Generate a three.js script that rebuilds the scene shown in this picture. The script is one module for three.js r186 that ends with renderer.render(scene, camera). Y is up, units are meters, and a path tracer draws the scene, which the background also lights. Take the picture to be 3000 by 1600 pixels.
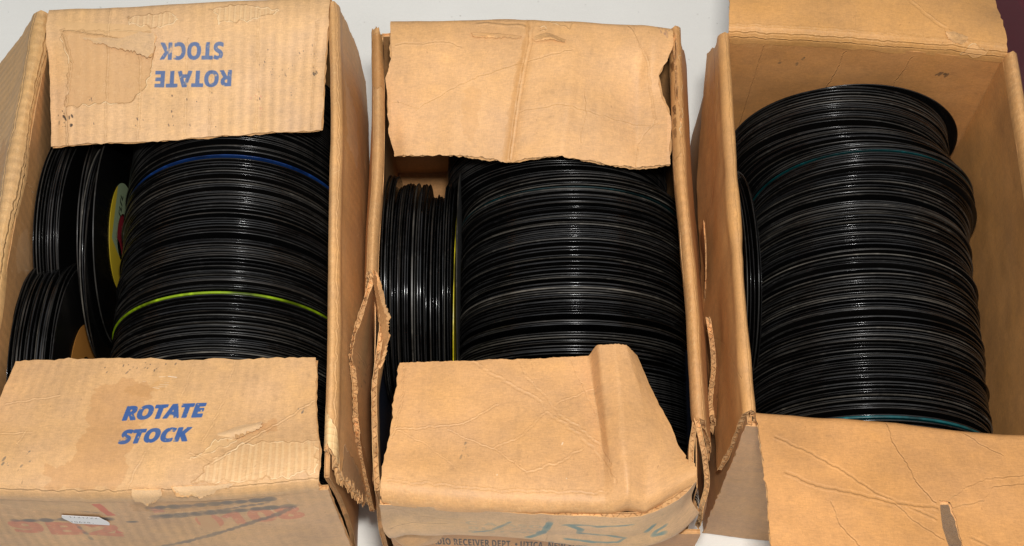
import * as THREE from 'three';
import { mergeGeometries } from 'three/addons/utils/BufferGeometryUtils.js';
import { RoundedBoxGeometry } from 'three/addons/geometries/RoundedBoxGeometry.js';

// ---------------------------------------------------------------- camera, light, exposure
const scene = new THREE.Scene();
const TILT = THREE.MathUtils.degToRad(26.7);
const camera = new THREE.PerspectiveCamera(23.12, 1024 / 546, 0.05, 20);
camera.position.set(0, 1.024, 0.45);
camera.up.set(0, 0, -1);
camera.lookAt(0, 1.024 - Math.cos(TILT), 0.45 - Math.sin(TILT));
const renderer = new THREE.WebGLRenderer({ antialias: true });
renderer.setSize(1024, 546);
renderer.toneMapping = THREE.LinearToneMapping;
renderer.toneMappingExposure = 1.04;
renderer.shadowMap.enabled = true;
scene.background = new THREE.Color(0.27, 0.272, 0.28);        // the dim room round the table

const flash = new THREE.RectAreaLight(new THREE.Color(1, 0.985, 0.96), 560, 0.085, 0.055);   // flash on top of the camera
flash.name = 'flash';
flash.position.set(0.025, 1.11, 0.362);
flash.lookAt(0, 0.1, 0.0);
scene.add(flash);
const bounce = new THREE.RectAreaLight(new THREE.Color(0.97, 0.985, 1), 0.5, 3.6, 2.8);      // flash light coming back from the ceiling
bounce.name = 'bounce';
bounce.position.set(0.0, 2.05, 0.6);
bounce.lookAt(0, 0, 0);
scene.add(bounce);

// ---------------------------------------------------------------- random numbers and noise
function rng(seed) { let s = seed >>> 0; return () => { s = (s + 0x6d2b79f5) >>> 0; let t = Math.imul(s ^ (s >>> 15), 1 | s); t = (t + Math.imul(t ^ (t >>> 7), 61 | t)) ^ t; return ((t ^ (t >>> 14)) >>> 0) / 4294967296; }; }
const NT = 256, noiseTile = new Float32Array(NT * NT);
{ const r = rng(77); for (let i = 0; i < NT * NT; i++) noiseTile[i] = r() * 2 - 1; }
function vnoise(x, y) {
  const xi = Math.floor(x), yi = Math.floor(y), fx = x - xi, fy = y - yi, sx = fx * fx * (3 - 2 * fx), sy = fy * fy * (3 - 2 * fy);
  const a = xi & 255, b = (xi + 1) & 255, c = (yi & 255) << 8, d = ((yi + 1) & 255) << 8;
  const p = noiseTile[c + a], q = noiseTile[c + b], r = noiseTile[d + a], s = noiseTile[d + b];
  return (p + (q - p) * sx) + ((r + (s - r) * sx) - (p + (q - p) * sx)) * sy;
}
function fbm(x, y, n = 4) { let a = 0, w = 0.5; for (let i = 0; i < n; i++) { a += w * vnoise(x, y); x = x * 2.03 + 17.3; y = y * 2.03 + 5.7; w *= 0.5; } return a; }
const lerp = (a, b, t) => a + (b - a) * t, clamp = (x, a = 0, b = 1) => Math.min(b, Math.max(a, x));
const sstep = (a, b, x) => { const t = clamp((x - a) / (b - a)); return t * t * (3 - 2 * t); };

// ---------------------------------------------------------------- paperboard: colour and fine relief, in metres on the sheet
const PPM = 3400;
function kraft(w, h, o = {}) {
  const { seed = 1, tone = [196, 151, 101], flute = 'x', fluteAmp = 0.02, patch = 0.045, dv = 0, paint } = o;
  const W = Math.max(64, Math.round(w * PPM)), H = Math.max(64, Math.round(h * PPM));
  const cc = document.createElement('canvas'), bc = document.createElement('canvas');
  cc.width = bc.width = W; cc.height = bc.height = H;
  const c = cc.getContext('2d'), b = bc.getContext('2d');
  const ci = c.createImageData(W, H), bi = b.createImageData(W, H), R = rng(seed * 991 + 3), ox = R() * 200, oy = R() * 200;
  for (let y = 0; y < H; y++) for (let x = 0; x < W; x++) {
    const mx = x / PPM, my = y / PPM, i = (y * W + x) * 4;
    const big = fbm(mx * 22 + ox, my * 22 + oy, 4), along = flute === 'x' ? mx : my, across = flute === 'x' ? my : mx;
    const fib = vnoise(mx * 420 + ox, my * 1900 + oy) * 0.6 + vnoise(mx * 1500 + 9 + ox, my * 600 + oy) * 0.4;
    const fine = R() * 2 - 1;
    const fl = Math.sin(along * 2 * Math.PI / 0.0078 + vnoise(across * 14 + oy, along * 5) * 0.9) * (0.35 + 0.65 * clamp(fbm(mx * 16 + 40 + oy, my * 16 + ox, 3) * 1.6 + 0.4));
    const spot = vnoise(mx * 160 + ox, my * 160 + oy), mott = vnoise(mx * 95 + oy, my * 120 + ox) * 0.6 + vnoise(mx * 230 + ox, my * 300 + oy) * 0.5;
    const k = 1 + patch * big * 1.5 + 0.06 * fib + 0.04 * fine + 0.028 * mott + fluteAmp * fl + (spot > 0.72 ? -0.05 * (spot - 0.72) / 0.28 : 0);
    const warm = 0.012 * mott + 0.03 * fbm(mx * 30 + 90 + oy, my * 30 + ox, 3);
    ci.data[i] = clamp(tone[0] * k * (1 + warm * 0.3), 0, 255); ci.data[i + 1] = clamp(tone[1] * k, 0, 255); ci.data[i + 2] = clamp(tone[2] * k * (1 - warm * 1.6), 0, 255); ci.data[i + 3] = 255;
    const z = 128 + 12 * fib + 7 * fine + 9 * fl * (fluteAmp / 0.02) + 6 * big;
    bi.data[i] = bi.data[i + 1] = bi.data[i + 2] = clamp(z, 0, 255); bi.data[i + 3] = 255;
  }
  c.putImageData(ci, 0, 0); b.putImageData(bi, 0, 0);
  const D = (p) => [p[0] * W, (1 - p[1] - dv) * H];                      // share of the sheet -> canvas
  const wob = (pts, amp, step = 4, close = false) => {              // a ragged line through points given as shares of the sheet
    const out = [], P = pts.map(D), n = close ? P.length : P.length - 1;
    for (let i = 0; i < n; i++) {
      const p = P[i], q = P[(i + 1) % P.length], L = Math.hypot(q[0] - p[0], q[1] - p[1]), m = Math.max(1, Math.ceil(L / step)), nx = -(q[1] - p[1]) / (L || 1), ny = (q[0] - p[0]) / (L || 1);
      for (let k = 0; k < m; k++) { const t = k / m, e = amp * PPM * (vnoise((i + t * L / 26) * 1.7 + seed * 3.1, i * 7.7) + 0.45 * vnoise(t * L / 6 + i * 31, seed * 1.3)) * (k || close ? 1 : 0); out.push([lerp(p[0], q[0], t) + nx * e, lerp(p[1], q[1], t) + ny * e]); }
    }
    if (!close) out.push(P[P.length - 1]);
    return out;
  };
  const trace = (g, pts, close) => { g.beginPath(); pts.forEach((p, i) => (i ? g.lineTo(p[0], p[1]) : g.moveTo(p[0], p[1]))); if (close) g.closePath(); };
  const K = {
    c, b, W, H, R,
    stainOrShade(pts, rgb, a, amp = 0.0025, edge = 0) {  // flat tinted patch: stains, print, and painted shade in torn gaps
      const l = wob(pts, amp, 3, true); trace(c, l, true); c.fillStyle = `rgba(${rgb},${a})`; c.fill();
      if (edge) { c.lineWidth = 2; c.strokeStyle = `rgba(${rgb},${edge})`; c.stroke(); }
      return l;
    },
    crease(pts, { width = 0.0008, light = 0.35, depth = 0.6, amp = 0.0009 } = {}) {   // a fold: a raised lip beside a groove, with fibres rubbed bare along it
      const l = wob(pts, amp, 3), wd = width * PPM;
      b.lineCap = c.lineCap = 'round'; b.lineJoin = c.lineJoin = 'round';
      for (const [dy, col] of [[-0.55, '255,255,255'], [0.55, '0,0,0']]) for (const m of [1.5, 0.8]) { b.save(); b.translate(dy * wd * 0.5, dy * wd); trace(b, l); b.lineWidth = wd * m; b.strokeStyle = `rgba(${col},${depth * 0.55})`; b.stroke(); b.restore(); }
      for (let i = 1; i < l.length; i++) {
        const f = 0.35 + 0.65 * vnoise(i * 0.21 + seed, pts.length * 3.3);
        if (f <= 0.15) continue;
        c.beginPath(); c.moveTo(...l[i - 1]); c.lineTo(...l[i]); c.lineWidth = 0.6 + wd * 0.22 * f;
        c.strokeStyle = `rgba(240,212,168,${light * 0.42 * f})`; c.stroke();
      }
    },
    band(pts, width, rgb, a) {                                      // rubbed paper along a fold, fibre by fibre, with some painted-in flash light
      const P = pts.map(D);
      for (let i = 0; i + 1 < P.length; i++) {
        const L = Math.hypot(P[i + 1][0] - P[i][0], P[i + 1][1] - P[i][1]), ux = (P[i + 1][0] - P[i][0]) / L, uy = (P[i + 1][1] - P[i][1]) / L;
        for (let k = 0; k < L * 1.6; k++) {
          const t = R() * L, o2 = (R() + R() - 1) * width * PPM * 0.5, x = P[i][0] + ux * t - uy * o2, y = P[i][1] + uy * t + ux * o2, len = (3 + 9 * R()), cr = 0.5 + 0.5 * Math.sin(t / PPM * 2 * Math.PI / 0.004 + vnoise(t * 0.03, seed) * 2);
          c.strokeStyle = `rgba(${rgb},${a * 0.5 * (0.15 + 0.85 * cr) * (0.5 + 0.5 * R())})`; c.lineWidth = 0.8 + R() * 1.6;
          c.beginPath(); const dx = R() < 0.5 ? ux : -uy, dy = R() < 0.5 ? uy : ux; c.moveTo(x - dx * len / 2, y - dy * len / 2); c.lineTo(x + dx * len / 2, y + dy * len / 2); c.stroke();
        }
      }
    },
    torn(pts, rgb, { amp = 0.002, ribs = 0, ribDir = 'x', a = 0.85, dip = 0.3 } = {}) {   // top paper peeled away: fibres and flutes show, a ragged pale lip round it
      const l = wob(pts, amp, 3, true);
      c.save(); trace(c, l, true); c.clip(); c.fillStyle = `rgba(${rgb},${a})`; trace(c, l, true); c.fill();
      const xs = l.map((p) => p[0]), ys = l.map((p) => p[1]), x0 = Math.min(...xs), x1 = Math.max(...xs), y0 = Math.min(...ys), y1 = Math.max(...ys);
      for (let k = 0; k < (x1 - x0) * (y1 - y0) / 70; k++) {
        const x = lerp(x0, x1, R()), y = lerp(y0, y1, R()), an = R() * 6.28, len = 3 + 8 * R(), d = R() < 0.5;
        c.strokeStyle = d ? `rgba(150,104,58,${0.16 * R()})` : `rgba(238,206,158,${0.2 * R()})`; c.lineWidth = 1 + R() * 1.5; c.beginPath(); c.moveTo(x, y); c.lineTo(x + Math.cos(an) * len, y + Math.sin(an) * len); c.stroke();
      }
      c.restore();
      b.save(); trace(b, l, true); b.clip(); b.fillStyle = `rgba(0,0,0,${dip})`; trace(b, l, true); b.fill();
      if (ribs) for (let k = 0; k * ribs * PPM < (ribDir === 'x' ? x1 - x0 : y1 - y0); k++) {
        const q = k * ribs * PPM + vnoise(k * 1.3, seed) * 2;
        for (const g of [b, c]) { g.save(); trace(g, l, true); g.clip(); g.fillStyle = g === b ? 'rgba(255,255,255,0.38)' : 'rgba(240,208,160,0.2)'; if (ribDir === 'x') g.fillRect(x0 + q, y0, ribs * PPM * 0.42, y1 - y0); else g.fillRect(x0, y0 + q, x1 - x0, ribs * PPM * 0.42); g.restore(); }
      }
      b.restore();
      trace(b, l, true); b.lineWidth = 3; b.strokeStyle = 'rgba(255,255,255,0.6)'; b.stroke();
      for (let i = 1; i < l.length; i++) { if (vnoise(i * 0.16, seed * 2.2) < -0.25) continue; c.beginPath(); c.moveTo(...l[i - 1]); c.lineTo(...l[i]); c.lineWidth = 1.2 + 1.4 * Math.abs(vnoise(i * 0.3, 4)); c.strokeStyle = vnoise(i * 0.11, seed + 5) > 0 ? 'rgba(244,216,172,0.5)' : 'rgba(170,122,72,0.4)'; c.stroke(); }
    },
    specks(n, rgb, a, size = 2, area = [0, 0, 1, 1]) {
      for (let k = 0; k < n; k++) { const x = lerp(area[0], area[2], R()) * W, y = (1 - lerp(area[1], area[3], R())) * H, s = size * (0.4 + R()); c.fillStyle = `rgba(${rgb},${a * (0.4 + 0.6 * R())})`; c.beginPath(); c.ellipse(x, y, s * 0.5, s * (0.4 + R() * 1.2), R() * 0.6, 0, 6.3); c.fill(); }
    },
    scuffs(n, rgb, a, len, ang, area) {
      c.lineCap = 'round';
      for (let k = 0; k < n; k++) { const x = lerp(area[0], area[2], R()) * W, y = (1 - lerp(area[1], area[3], R())) * H, q = ang + (R() - 0.5) * 0.5, l2 = len * PPM * (0.3 + R()); c.strokeStyle = `rgba(${rgb},${a * R()})`; c.lineWidth = 0.6 + R() * 1.2; c.beginPath(); c.moveTo(x, y); c.lineTo(x + Math.cos(q) * l2, y - Math.sin(q) * l2); c.stroke(); }
    },
    text(str, x, y, size, { right = [1, 0], up = [0, 1], color = '54,88,150', a = 0.9, font = 'bold', family = 'sans-serif', heavy = 0.03, wide = 1, wear = 0.12 } = {}) {
      const lc = document.createElement('canvas'); lc.width = W; lc.height = H;
      const g = lc.getContext('2d'), s = size * PPM / 72, [px, py] = D([x, y]);      // size = height of the capitals in metres
      g.setTransform(right[0] * s * wide, -right[1] * s * wide, -up[0] * s, up[1] * s, px, py);
      g.font = `${font} 100px ${family}`; g.textAlign = 'center'; g.textBaseline = 'alphabetic'; g.fillStyle = g.strokeStyle = `rgb(${color})`; g.lineJoin = 'round';
      g.fillText(str, 0, 36); if (heavy) { g.lineWidth = heavy * 100; g.strokeText(str, 0, 36); }
      g.setTransform(1, 0, 0, 1, 0, 0);
      const im = g.getImageData(0, 0, W, H);
      for (let j = 3, n = 0; j < im.data.length; j += 4, n++) if (im.data[j]) { const X = n % W, Y = (n / W) | 0, m = fbm(X / 9 + seed, Y / 9, 3); im.data[j] *= a * clamp(1 - wear * (0.6 + 0.8 * R()) - (m > 0.32 ? (m - 0.32) * 3 : 0) - 0.12 * Math.abs(vnoise(X / 40, Y / 40))); }
      g.putImageData(im, 0, 0); c.drawImage(lc, 0, 0);
    },
    marker(pts, width, rgb, a, beads = 0) {                          // felt pen over the flutes: heavy where it rides a rib, thin between
      const l = wob(pts, 0.0004, 2);
      c.lineCap = 'round';
      for (let i = 1; i < l.length; i++) {
        const q = beads ? 0.25 + 0.75 * Math.pow(0.5 + 0.5 * Math.sin(i * 2 / PPM * 2 * Math.PI / beads + seed), 2) : 0.9, dry = clamp(0.75 + 0.35 * vnoise(i * 0.09, seed * 3 + pts.length) + 0.25 * vnoise(i * 0.7, seed));
        c.strokeStyle = `rgba(${rgb},${a * 0.42 * q * dry})`; c.lineWidth = width * PPM * (0.55 + 0.45 * q) * (0.9 + 0.25 * vnoise(i * 0.1, seed)); c.beginPath(); c.moveTo(...l[i - 1]); c.lineTo(...l[i]); c.stroke();
      }
    },
  };
  paint?.(K);
  const map = new THREE.CanvasTexture(cc), bump = new THREE.CanvasTexture(bc);
  map.colorSpace = THREE.SRGBColorSpace;
  for (const t of [map, bump]) { t.wrapS = t.wrapT = THREE.RepeatWrapping; }
  return new THREE.MeshPhysicalMaterial({ map, bumpMap: bump, bumpScale: (o.bump ?? 0.0011) * 0.75, roughness: o.rough ?? 0.56, specularIntensity: 0.9 });
}
const plainKraft = kraft(0.25, 0.25, { seed: 5, tone: [182, 133, 84], fluteAmp: 0.012 });
const edgeKraft = kraft(0.12, 0.12, { seed: 6, tone: [206, 158, 104], fluteAmp: 0, patch: 0.16, bump: 0.002, rough: 0.8 });
const mediumKraft = new THREE.MeshStandardMaterial({ color: new THREE.Color(0.4, 0.24, 0.11), roughness: 0.85 });

// ---------------------------------------------------------------- naming
const taken = new Map();
function numbered(name) { const n = taken.get(name) ?? 0; taken.set(name, n + 1); return n ? name + '_' + String(n).padStart(3, '0') : name; }
function thing(name, label, category, pos, group) {
  const o = new THREE.Group(); o.name = numbered(name); o.position.set(...pos); o.userData = { label, category };
  if (group) o.userData.group = group;
  scene.add(o); return o;
}
function shadows(m) { m.castShadow = m.receiveShadow = true; return m; }

// ---------------------------------------------------------------- a sheet of corrugated board laid over a net of points [x, height, z]
function hermite(P, T, t, out) {
  let i = 0; const n = P.length; while (i < n - 2 && t > T[i + 1]) i++;
  const tan = (k, c) => { if (k === 0) return (P[1][c] - P[0][c]) / (T[1] - T[0]); if (k === n - 1) return (P[k][c] - P[k - 1][c]) / (T[k] - T[k - 1]); const a = T[k] - T[k - 1], d = T[k + 1] - T[k]; return ((P[k + 1][c] - P[k][c]) / d * a + (P[k][c] - P[k - 1][c]) / a * d) / (a + d); };
  const h = T[i + 1] - T[i], s = (t - T[i]) / h, s2 = s * s, s3 = s2 * s;
  for (let c = 0; c < 3; c++) out[c] = (2 * s3 - 3 * s2 + 1) * P[i][c] + (s3 - 2 * s2 + s) * h * tan(i, c) + (-2 * s3 + 3 * s2) * P[i + 1][c] + (s3 - s2) * h * tan(i + 1, c);
  return out;
}
function line(P, T, t, out) { let i = 0; while (i < P.length - 2 && t > T[i + 1]) i++; const s = (t - T[i]) / (T[i + 1] - T[i]); for (let c = 0; c < 3; c++) out[c] = P[i][c] + (P[i + 1][c] - P[i][c]) * s; return out; }
function net(rows, folded) {
  const nr = rows.length, nc = rows[0].length, dist = (a, b) => Math.hypot(a[0] - b[0], a[1] - b[1], a[2] - b[2]);
  const U = [0], V = [0];
  for (let j = 1; j < nc; j++) { let s = 0; for (const r of rows) s += dist(r[j], r[j - 1]); U.push(U[j - 1] + Math.max(s / nr, 1e-4)); }
  for (let i = 1; i < nr; i++) { let s = 0; for (let j = 0; j < nc; j++) s += dist(rows[i][j], rows[i - 1][j]); V.push(V[i - 1] + Math.max(s / nc, 1e-4)); }
  const w = U[nc - 1], h = V[nr - 1], un = U.map((x) => x / w), vn = V.map((x) => x / h), cols = rows.map(() => [0, 0, 0]), o = [0, 0, 0];
  const F = (u, v, target) => { for (let i = 0; i < nr; i++) (folded ? line : hermite)(rows[i], un, u, cols[i]); hermite(cols, vn, v, o); return target.set(o[0], o[1], o[2]); };
  return { F, w, h, un, vn };
}
function board(parent, name, o) {
  const N = net(o.rows, o.folded), t = o.t ?? 0.0034, nu = o.nu ?? Math.max(8, Math.round(N.w / 0.0035)), nv = o.nv ?? Math.max(8, Math.round(N.h / 0.0035)), seed = o.seed ?? (taken.size * 13 + 7);
  const tn = { l: 0.0003, r: 0.0003, b: 0.0002, t: 0.0005, ...o.torn }, wave = (o.wave ?? 0.0006) * 0.7;
  const rag = (side, s, k) => { const L = (side === 'l' || side === 'r') ? N.h : N.w, q = s * L, a = tn[side]; return a * (vnoise(q * 70 + seed * 1.7, k * 9.1 + side.charCodeAt(0)) * 0.9 + vnoise(q * 260 + seed, k * 5.3 + side.charCodeAt(0) * 2) * 0.65 + vnoise(q * 900, k * 3.1 + seed) * 0.45); };
  const dom = (s, r, k) => {
    const v = lerp((o.B?.(s) ?? 0) + rag('b', s, k) / N.h, (o.T?.(s) ?? 1) + rag('t', s, k) / N.h, r);
    const u = lerp((o.L?.(r) ?? 0) + rag('l', r, k) / N.w, (o.R?.(r) ?? 1) + rag('r', r, k) / N.w, o.hole ? s : s);
    return [u, v];
  };
  const org = parent.position, a = new THREE.Vector3(), b = new THREE.Vector3(), c = new THREE.Vector3(), d = new THREE.Vector3();
  const normal = (u, v, out) => { const e = 0.002; N.F(u - e, v, a); N.F(u + e, v, b); N.F(u, v - e, c); N.F(u, v + e, d); return out.copy(b.sub(a).cross(d.sub(c)).normalize()); };
  const mid = normal(0.5, 0.5, new THREE.Vector3()), flip = mid.dot(new THREE.Vector3(...(o.up ?? [0, 1, 0]))) < 0 ? -1 : 1;
  const sMap = (i, j) => {                                           // columns are squeezed to leave a slot open
    if (!o.hole) return i / nu;
    const H = o.hole, r = j / nv, ul = H.ul(r), ur = H.ur(r);
    return i <= H.i0 ? ul * i / H.i0 : i <= H.i1 ? lerp(ul, ur, (i - H.i0) / (H.i1 - H.i0)) : lerp(ur, 1, (i - H.i1) / (nu - H.i1));
  };
  const point = (s, r, k) => {
    const [u, v] = dom(s, r, k), p = new THREE.Vector3(), n = new THREE.Vector3();
    N.F(u, v, p); normal(u, v, n).multiplyScalar(flip);
    const g = wave * fbm(u * N.w * 26 + seed, v * N.h * 26 + seed * 0.7, 3) * 2 + (o.lift?.(u, v) ?? 0);
    p.addScaledVector(n, g - (k ? t : 0)).sub(org);
    return { p, n, u, v };
  };
  const faces = [0, 1].map((k) => {
    const P = [], UV = [], I = [];
    for (let j = 0; j <= nv; j++) for (let i = 0; i <= nu; i++) { const q = point(sMap(i, j), j / nv, k); P.push(q.p.x, q.p.y, q.p.z); UV.push(...(k ? [q.u * N.w / 0.25, q.v * N.h / 0.25] : [q.u, q.v])); }
    for (let j = 0; j < nv; j++) for (let i = 0; i < nu; i++) {
      if (o.hole && i >= o.hole.i0 && i < o.hole.i1 && j >= o.hole.j0 && j < o.hole.j1) continue;
      const A = j * (nu + 1) + i, B = A + 1, C = A + nu + 1, D = C + 1;
      if ((flip > 0) !== (k === 1)) I.push(A, B, D, A, D, C); else I.push(A, D, B, A, C, D);
    }
    const g = new THREE.BufferGeometry(); g.setAttribute('position', new THREE.Float32BufferAttribute(P, 3)); g.setAttribute('uv', new THREE.Float32BufferAttribute(UV, 2)); g.setIndex(I); g.computeVertexNormals();
    return g.toNonIndexed();
  });
  const EP = [], EU = [], MP = [], MU = [];
  const quad = (P, U, p, q, r, s, uv) => { for (const x of [p, q, r, p, r, s]) P.push(x.x, x.y, x.z); for (const x of [0, 1, 2, 0, 2, 3]) U.push(...uv[x]); };
  const strip = (list, flutes) => {                                  // list: [{f, b, n, inward}] along an edge
    let len = 0; const rows = [];
    list.forEach((e, k) => {
      if (k) len += e.f.distanceTo(list[k - 1].f);
      const d2 = Math.min(0.0016, t * 0.4);
      rows.push({ len, e, pts: [e.f.clone(), e.f.clone().addScaledVector(e.n, -0.13 * t), e.f.clone().addScaledVector(e.n, -0.17 * t).addScaledVector(e.in, d2), e.b.clone().addScaledVector(e.n, 0.17 * t).addScaledVector(e.in, d2), e.b.clone().addScaledVector(e.n, 0.13 * t), e.b.clone()] });
    });
    for (let k = 1; k < rows.length; k++) for (let m = 0; m < 5; m++) { const A = rows[k - 1], B = rows[k]; quad(EP, EU, A.pts[m], B.pts[m], B.pts[m + 1], A.pts[m + 1], [[A.len * 8, m * 0.004], [B.len * 8, m * 0.004], [B.len * 8, m * 0.004 + 0.004], [A.len * 8, m * 0.004 + 0.004]]); }
    if (flutes) {
      const n = Math.ceil(len / 0.0075 * 10); let at = 0, prev = null;
      for (let k = 0; k <= n; k++) {
        const s = len * k / n; while (at < rows.length - 2 && rows[at + 1].len < s) at++;
        const A = rows[at], B = rows[at + 1], f = clamp((s - A.len) / (B.len - A.len || 1)), ctr = A.e.f.clone().add(A.e.b).multiplyScalar(0.5).lerp(B.e.f.clone().add(B.e.b).multiplyScalar(0.5), f);
        ctr.addScaledVector(A.e.n, (t * 0.38) * Math.sin(s / 0.0075 * 2 * Math.PI)).addScaledVector(A.e.in, 0.0002 + 0.0006 * vnoise(s * 300, seed));
        const deep = ctr.clone().addScaledVector(A.e.in, 0.004);
        if (prev) quad(MP, MU, prev[0], ctr, deep, prev[1], [[0, 0], [0, 0], [0, 0], [0, 0]]);
        prev = [ctr, deep];
      }
    }
  };
  const edge = (pts, inner, flutes) => strip(pts.map((p, k) => { const f = point(p[0], p[1], 0), bk = point(p[0], p[1], 1), q = point(inner[k][0], inner[k][1], 0); return { f: f.p, b: bk.p, n: f.n, in: q.p.sub(f.p).normalize() }; }), flutes);
  const fl = o.flute ?? '', J = [...Array(nv + 1).keys()], Iu = [...Array(nu + 1).keys()];
  edge(J.map((j) => [0, j / nv]), J.map((j) => [0.02, j / nv]), fl.includes('l'));
  edge(J.map((j) => [1, j / nv]), J.map((j) => [0.98, j / nv]), fl.includes('r'));
  edge(Iu.map((i) => [sMap(i, 0), 0]), Iu.map((i) => [sMap(i, 0), 0.02]), fl.includes('b'));
  edge(Iu.map((i) => [sMap(i, nv), 1]), Iu.map((i) => [sMap(i, nv), 0.98]), fl.includes('t'));
  if (o.hole) {
    const { i0, i1, j0, j1 } = o.hole, js = J.slice(j0, j1 + 1), is = Iu.slice(i0, i1 + 1);
    edge(js.map((j) => [sMap(i0, j), j / nv]), js.map((j) => [sMap(i0, j) - 0.02, j / nv]));
    edge(js.map((j) => [sMap(i1, j), j / nv]), js.map((j) => [sMap(i1, j) + 0.02, j / nv]));
    edge(is.map((i) => [sMap(i, j0), j0 / nv]), is.map((i) => [sMap(i, j0), j0 / nv - 0.02]));
    edge(is.map((i) => [sMap(i, j1), j1 / nv]), is.map((i) => [sMap(i, j1), j1 / nv + 0.02]));
  }
  const geo = (P, U) => { const g = new THREE.BufferGeometry(); g.setAttribute('position', new THREE.Float32BufferAttribute(P, 3)); g.setAttribute('uv', new THREE.Float32BufferAttribute(U, 2)); g.computeVertexNormals(); return g; };
  const parts = [faces[0], faces[1], geo(EP, EU)], mats = [o.mat ?? plainKraft, o.back ?? plainKraft, edgeKraft];
  if (MP.length) { parts.push(geo(MP, MU)); mats.push(mediumKraft); }
  const m = shadows(new THREE.Mesh(mergeGeometries(parts, true), mats));
  m.name = name; parent.add(m);
  if (o.label) m.userData.label = o.label;
  m.userData.size = undefined; delete m.userData.size;
  return m;
}
const bow = (row, dx, h) => row.map((p, i) => [p[0] + dx * (0.25 + 0.75 * Math.sin(Math.PI * i / (row.length - 1))), h, p[2]]);
const off = (row, dx, h, dz) => row.map((p) => [p[0] + dx, h, p[2] + dz]);   // the same line of points at another height

// ---------------------------------------------------------------- the table
{
  const S = 1024, cv = document.createElement('canvas'), bv = document.createElement('canvas'); cv.width = cv.height = bv.width = bv.height = S;
  const c = cv.getContext('2d'), b = bv.getContext('2d'), ci = c.createImageData(S, S), bi = b.createImageData(S, S), R = rng(12);
  for (let y = 0; y < S; y++) for (let x = 0; x < S; x++) {
    const i = (y * S + x) * 4, m = fbm(x / 90, y / 90, 4), g = R() * 2 - 1, k = 1 + 0.02 * m + 0.008 * g;
    ci.data[i] = 244 * k; ci.data[i + 1] = 242 * k; ci.data[i + 2] = 234 * k; ci.data[i + 3] = 255;
    const z = 128 + 30 * vnoise(x / 2.2, y / 2.2) + 22 * vnoise(x / 6, y / 6); bi.data[i] = bi.data[i + 1] = bi.data[i + 2] = z; bi.data[i + 3] = 255;
  }
  c.putImageData(ci, 0, 0); b.putImageData(bi, 0, 0);
  for (let k = 0; k < 320; k++) { c.fillStyle = `rgba(120,112,100,${0.08 + 0.2 * R()})`; c.beginPath(); c.ellipse(R() * S, R() * S, 0.6 + R() * 1.6, 0.6 + R() * 1.2, R() * 3, 0, 6.3); c.fill(); }
  for (let k = 0; k < 26; k++) { c.strokeStyle = `rgba(150,145,138,${0.1 + 0.12 * R()})`; c.lineWidth = 0.8; const x = R() * S, y = R() * S; c.beginPath(); c.moveTo(x, y); c.lineTo(x + (R() - 0.5) * 60, y + (R() - 0.5) * 60); c.stroke(); }
  const map = new THREE.CanvasTexture(cv), bump = new THREE.CanvasTexture(bv); map.colorSpace = THREE.SRGBColorSpace;
  for (const t of [map, bump]) { t.wrapS = t.wrapT = THREE.RepeatWrapping; t.repeat.set(4, 3); }
  const g = new RoundedBoxGeometry(2.4, 0.03, 1.6, 3, 0.006);
  const uv = g.attributes.uv, p = g.attributes.position; for (let i = 0; i < uv.count; i++) uv.setXY(i, p.getX(i) / 2.4 + 0.5, p.getZ(i) / 1.6 + 0.5);
  const table = shadows(new THREE.Mesh(g, new THREE.MeshStandardMaterial({ map, bumpMap: bump, bumpScale: 0.00025, roughness: 0.6 })));
  table.name = 'table'; table.position.set(0, -0.015, -0.05); table.userData = { kind: 'structure', label: 'off-white laminate table top under the three cartons' };
  scene.add(table);
}

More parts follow.
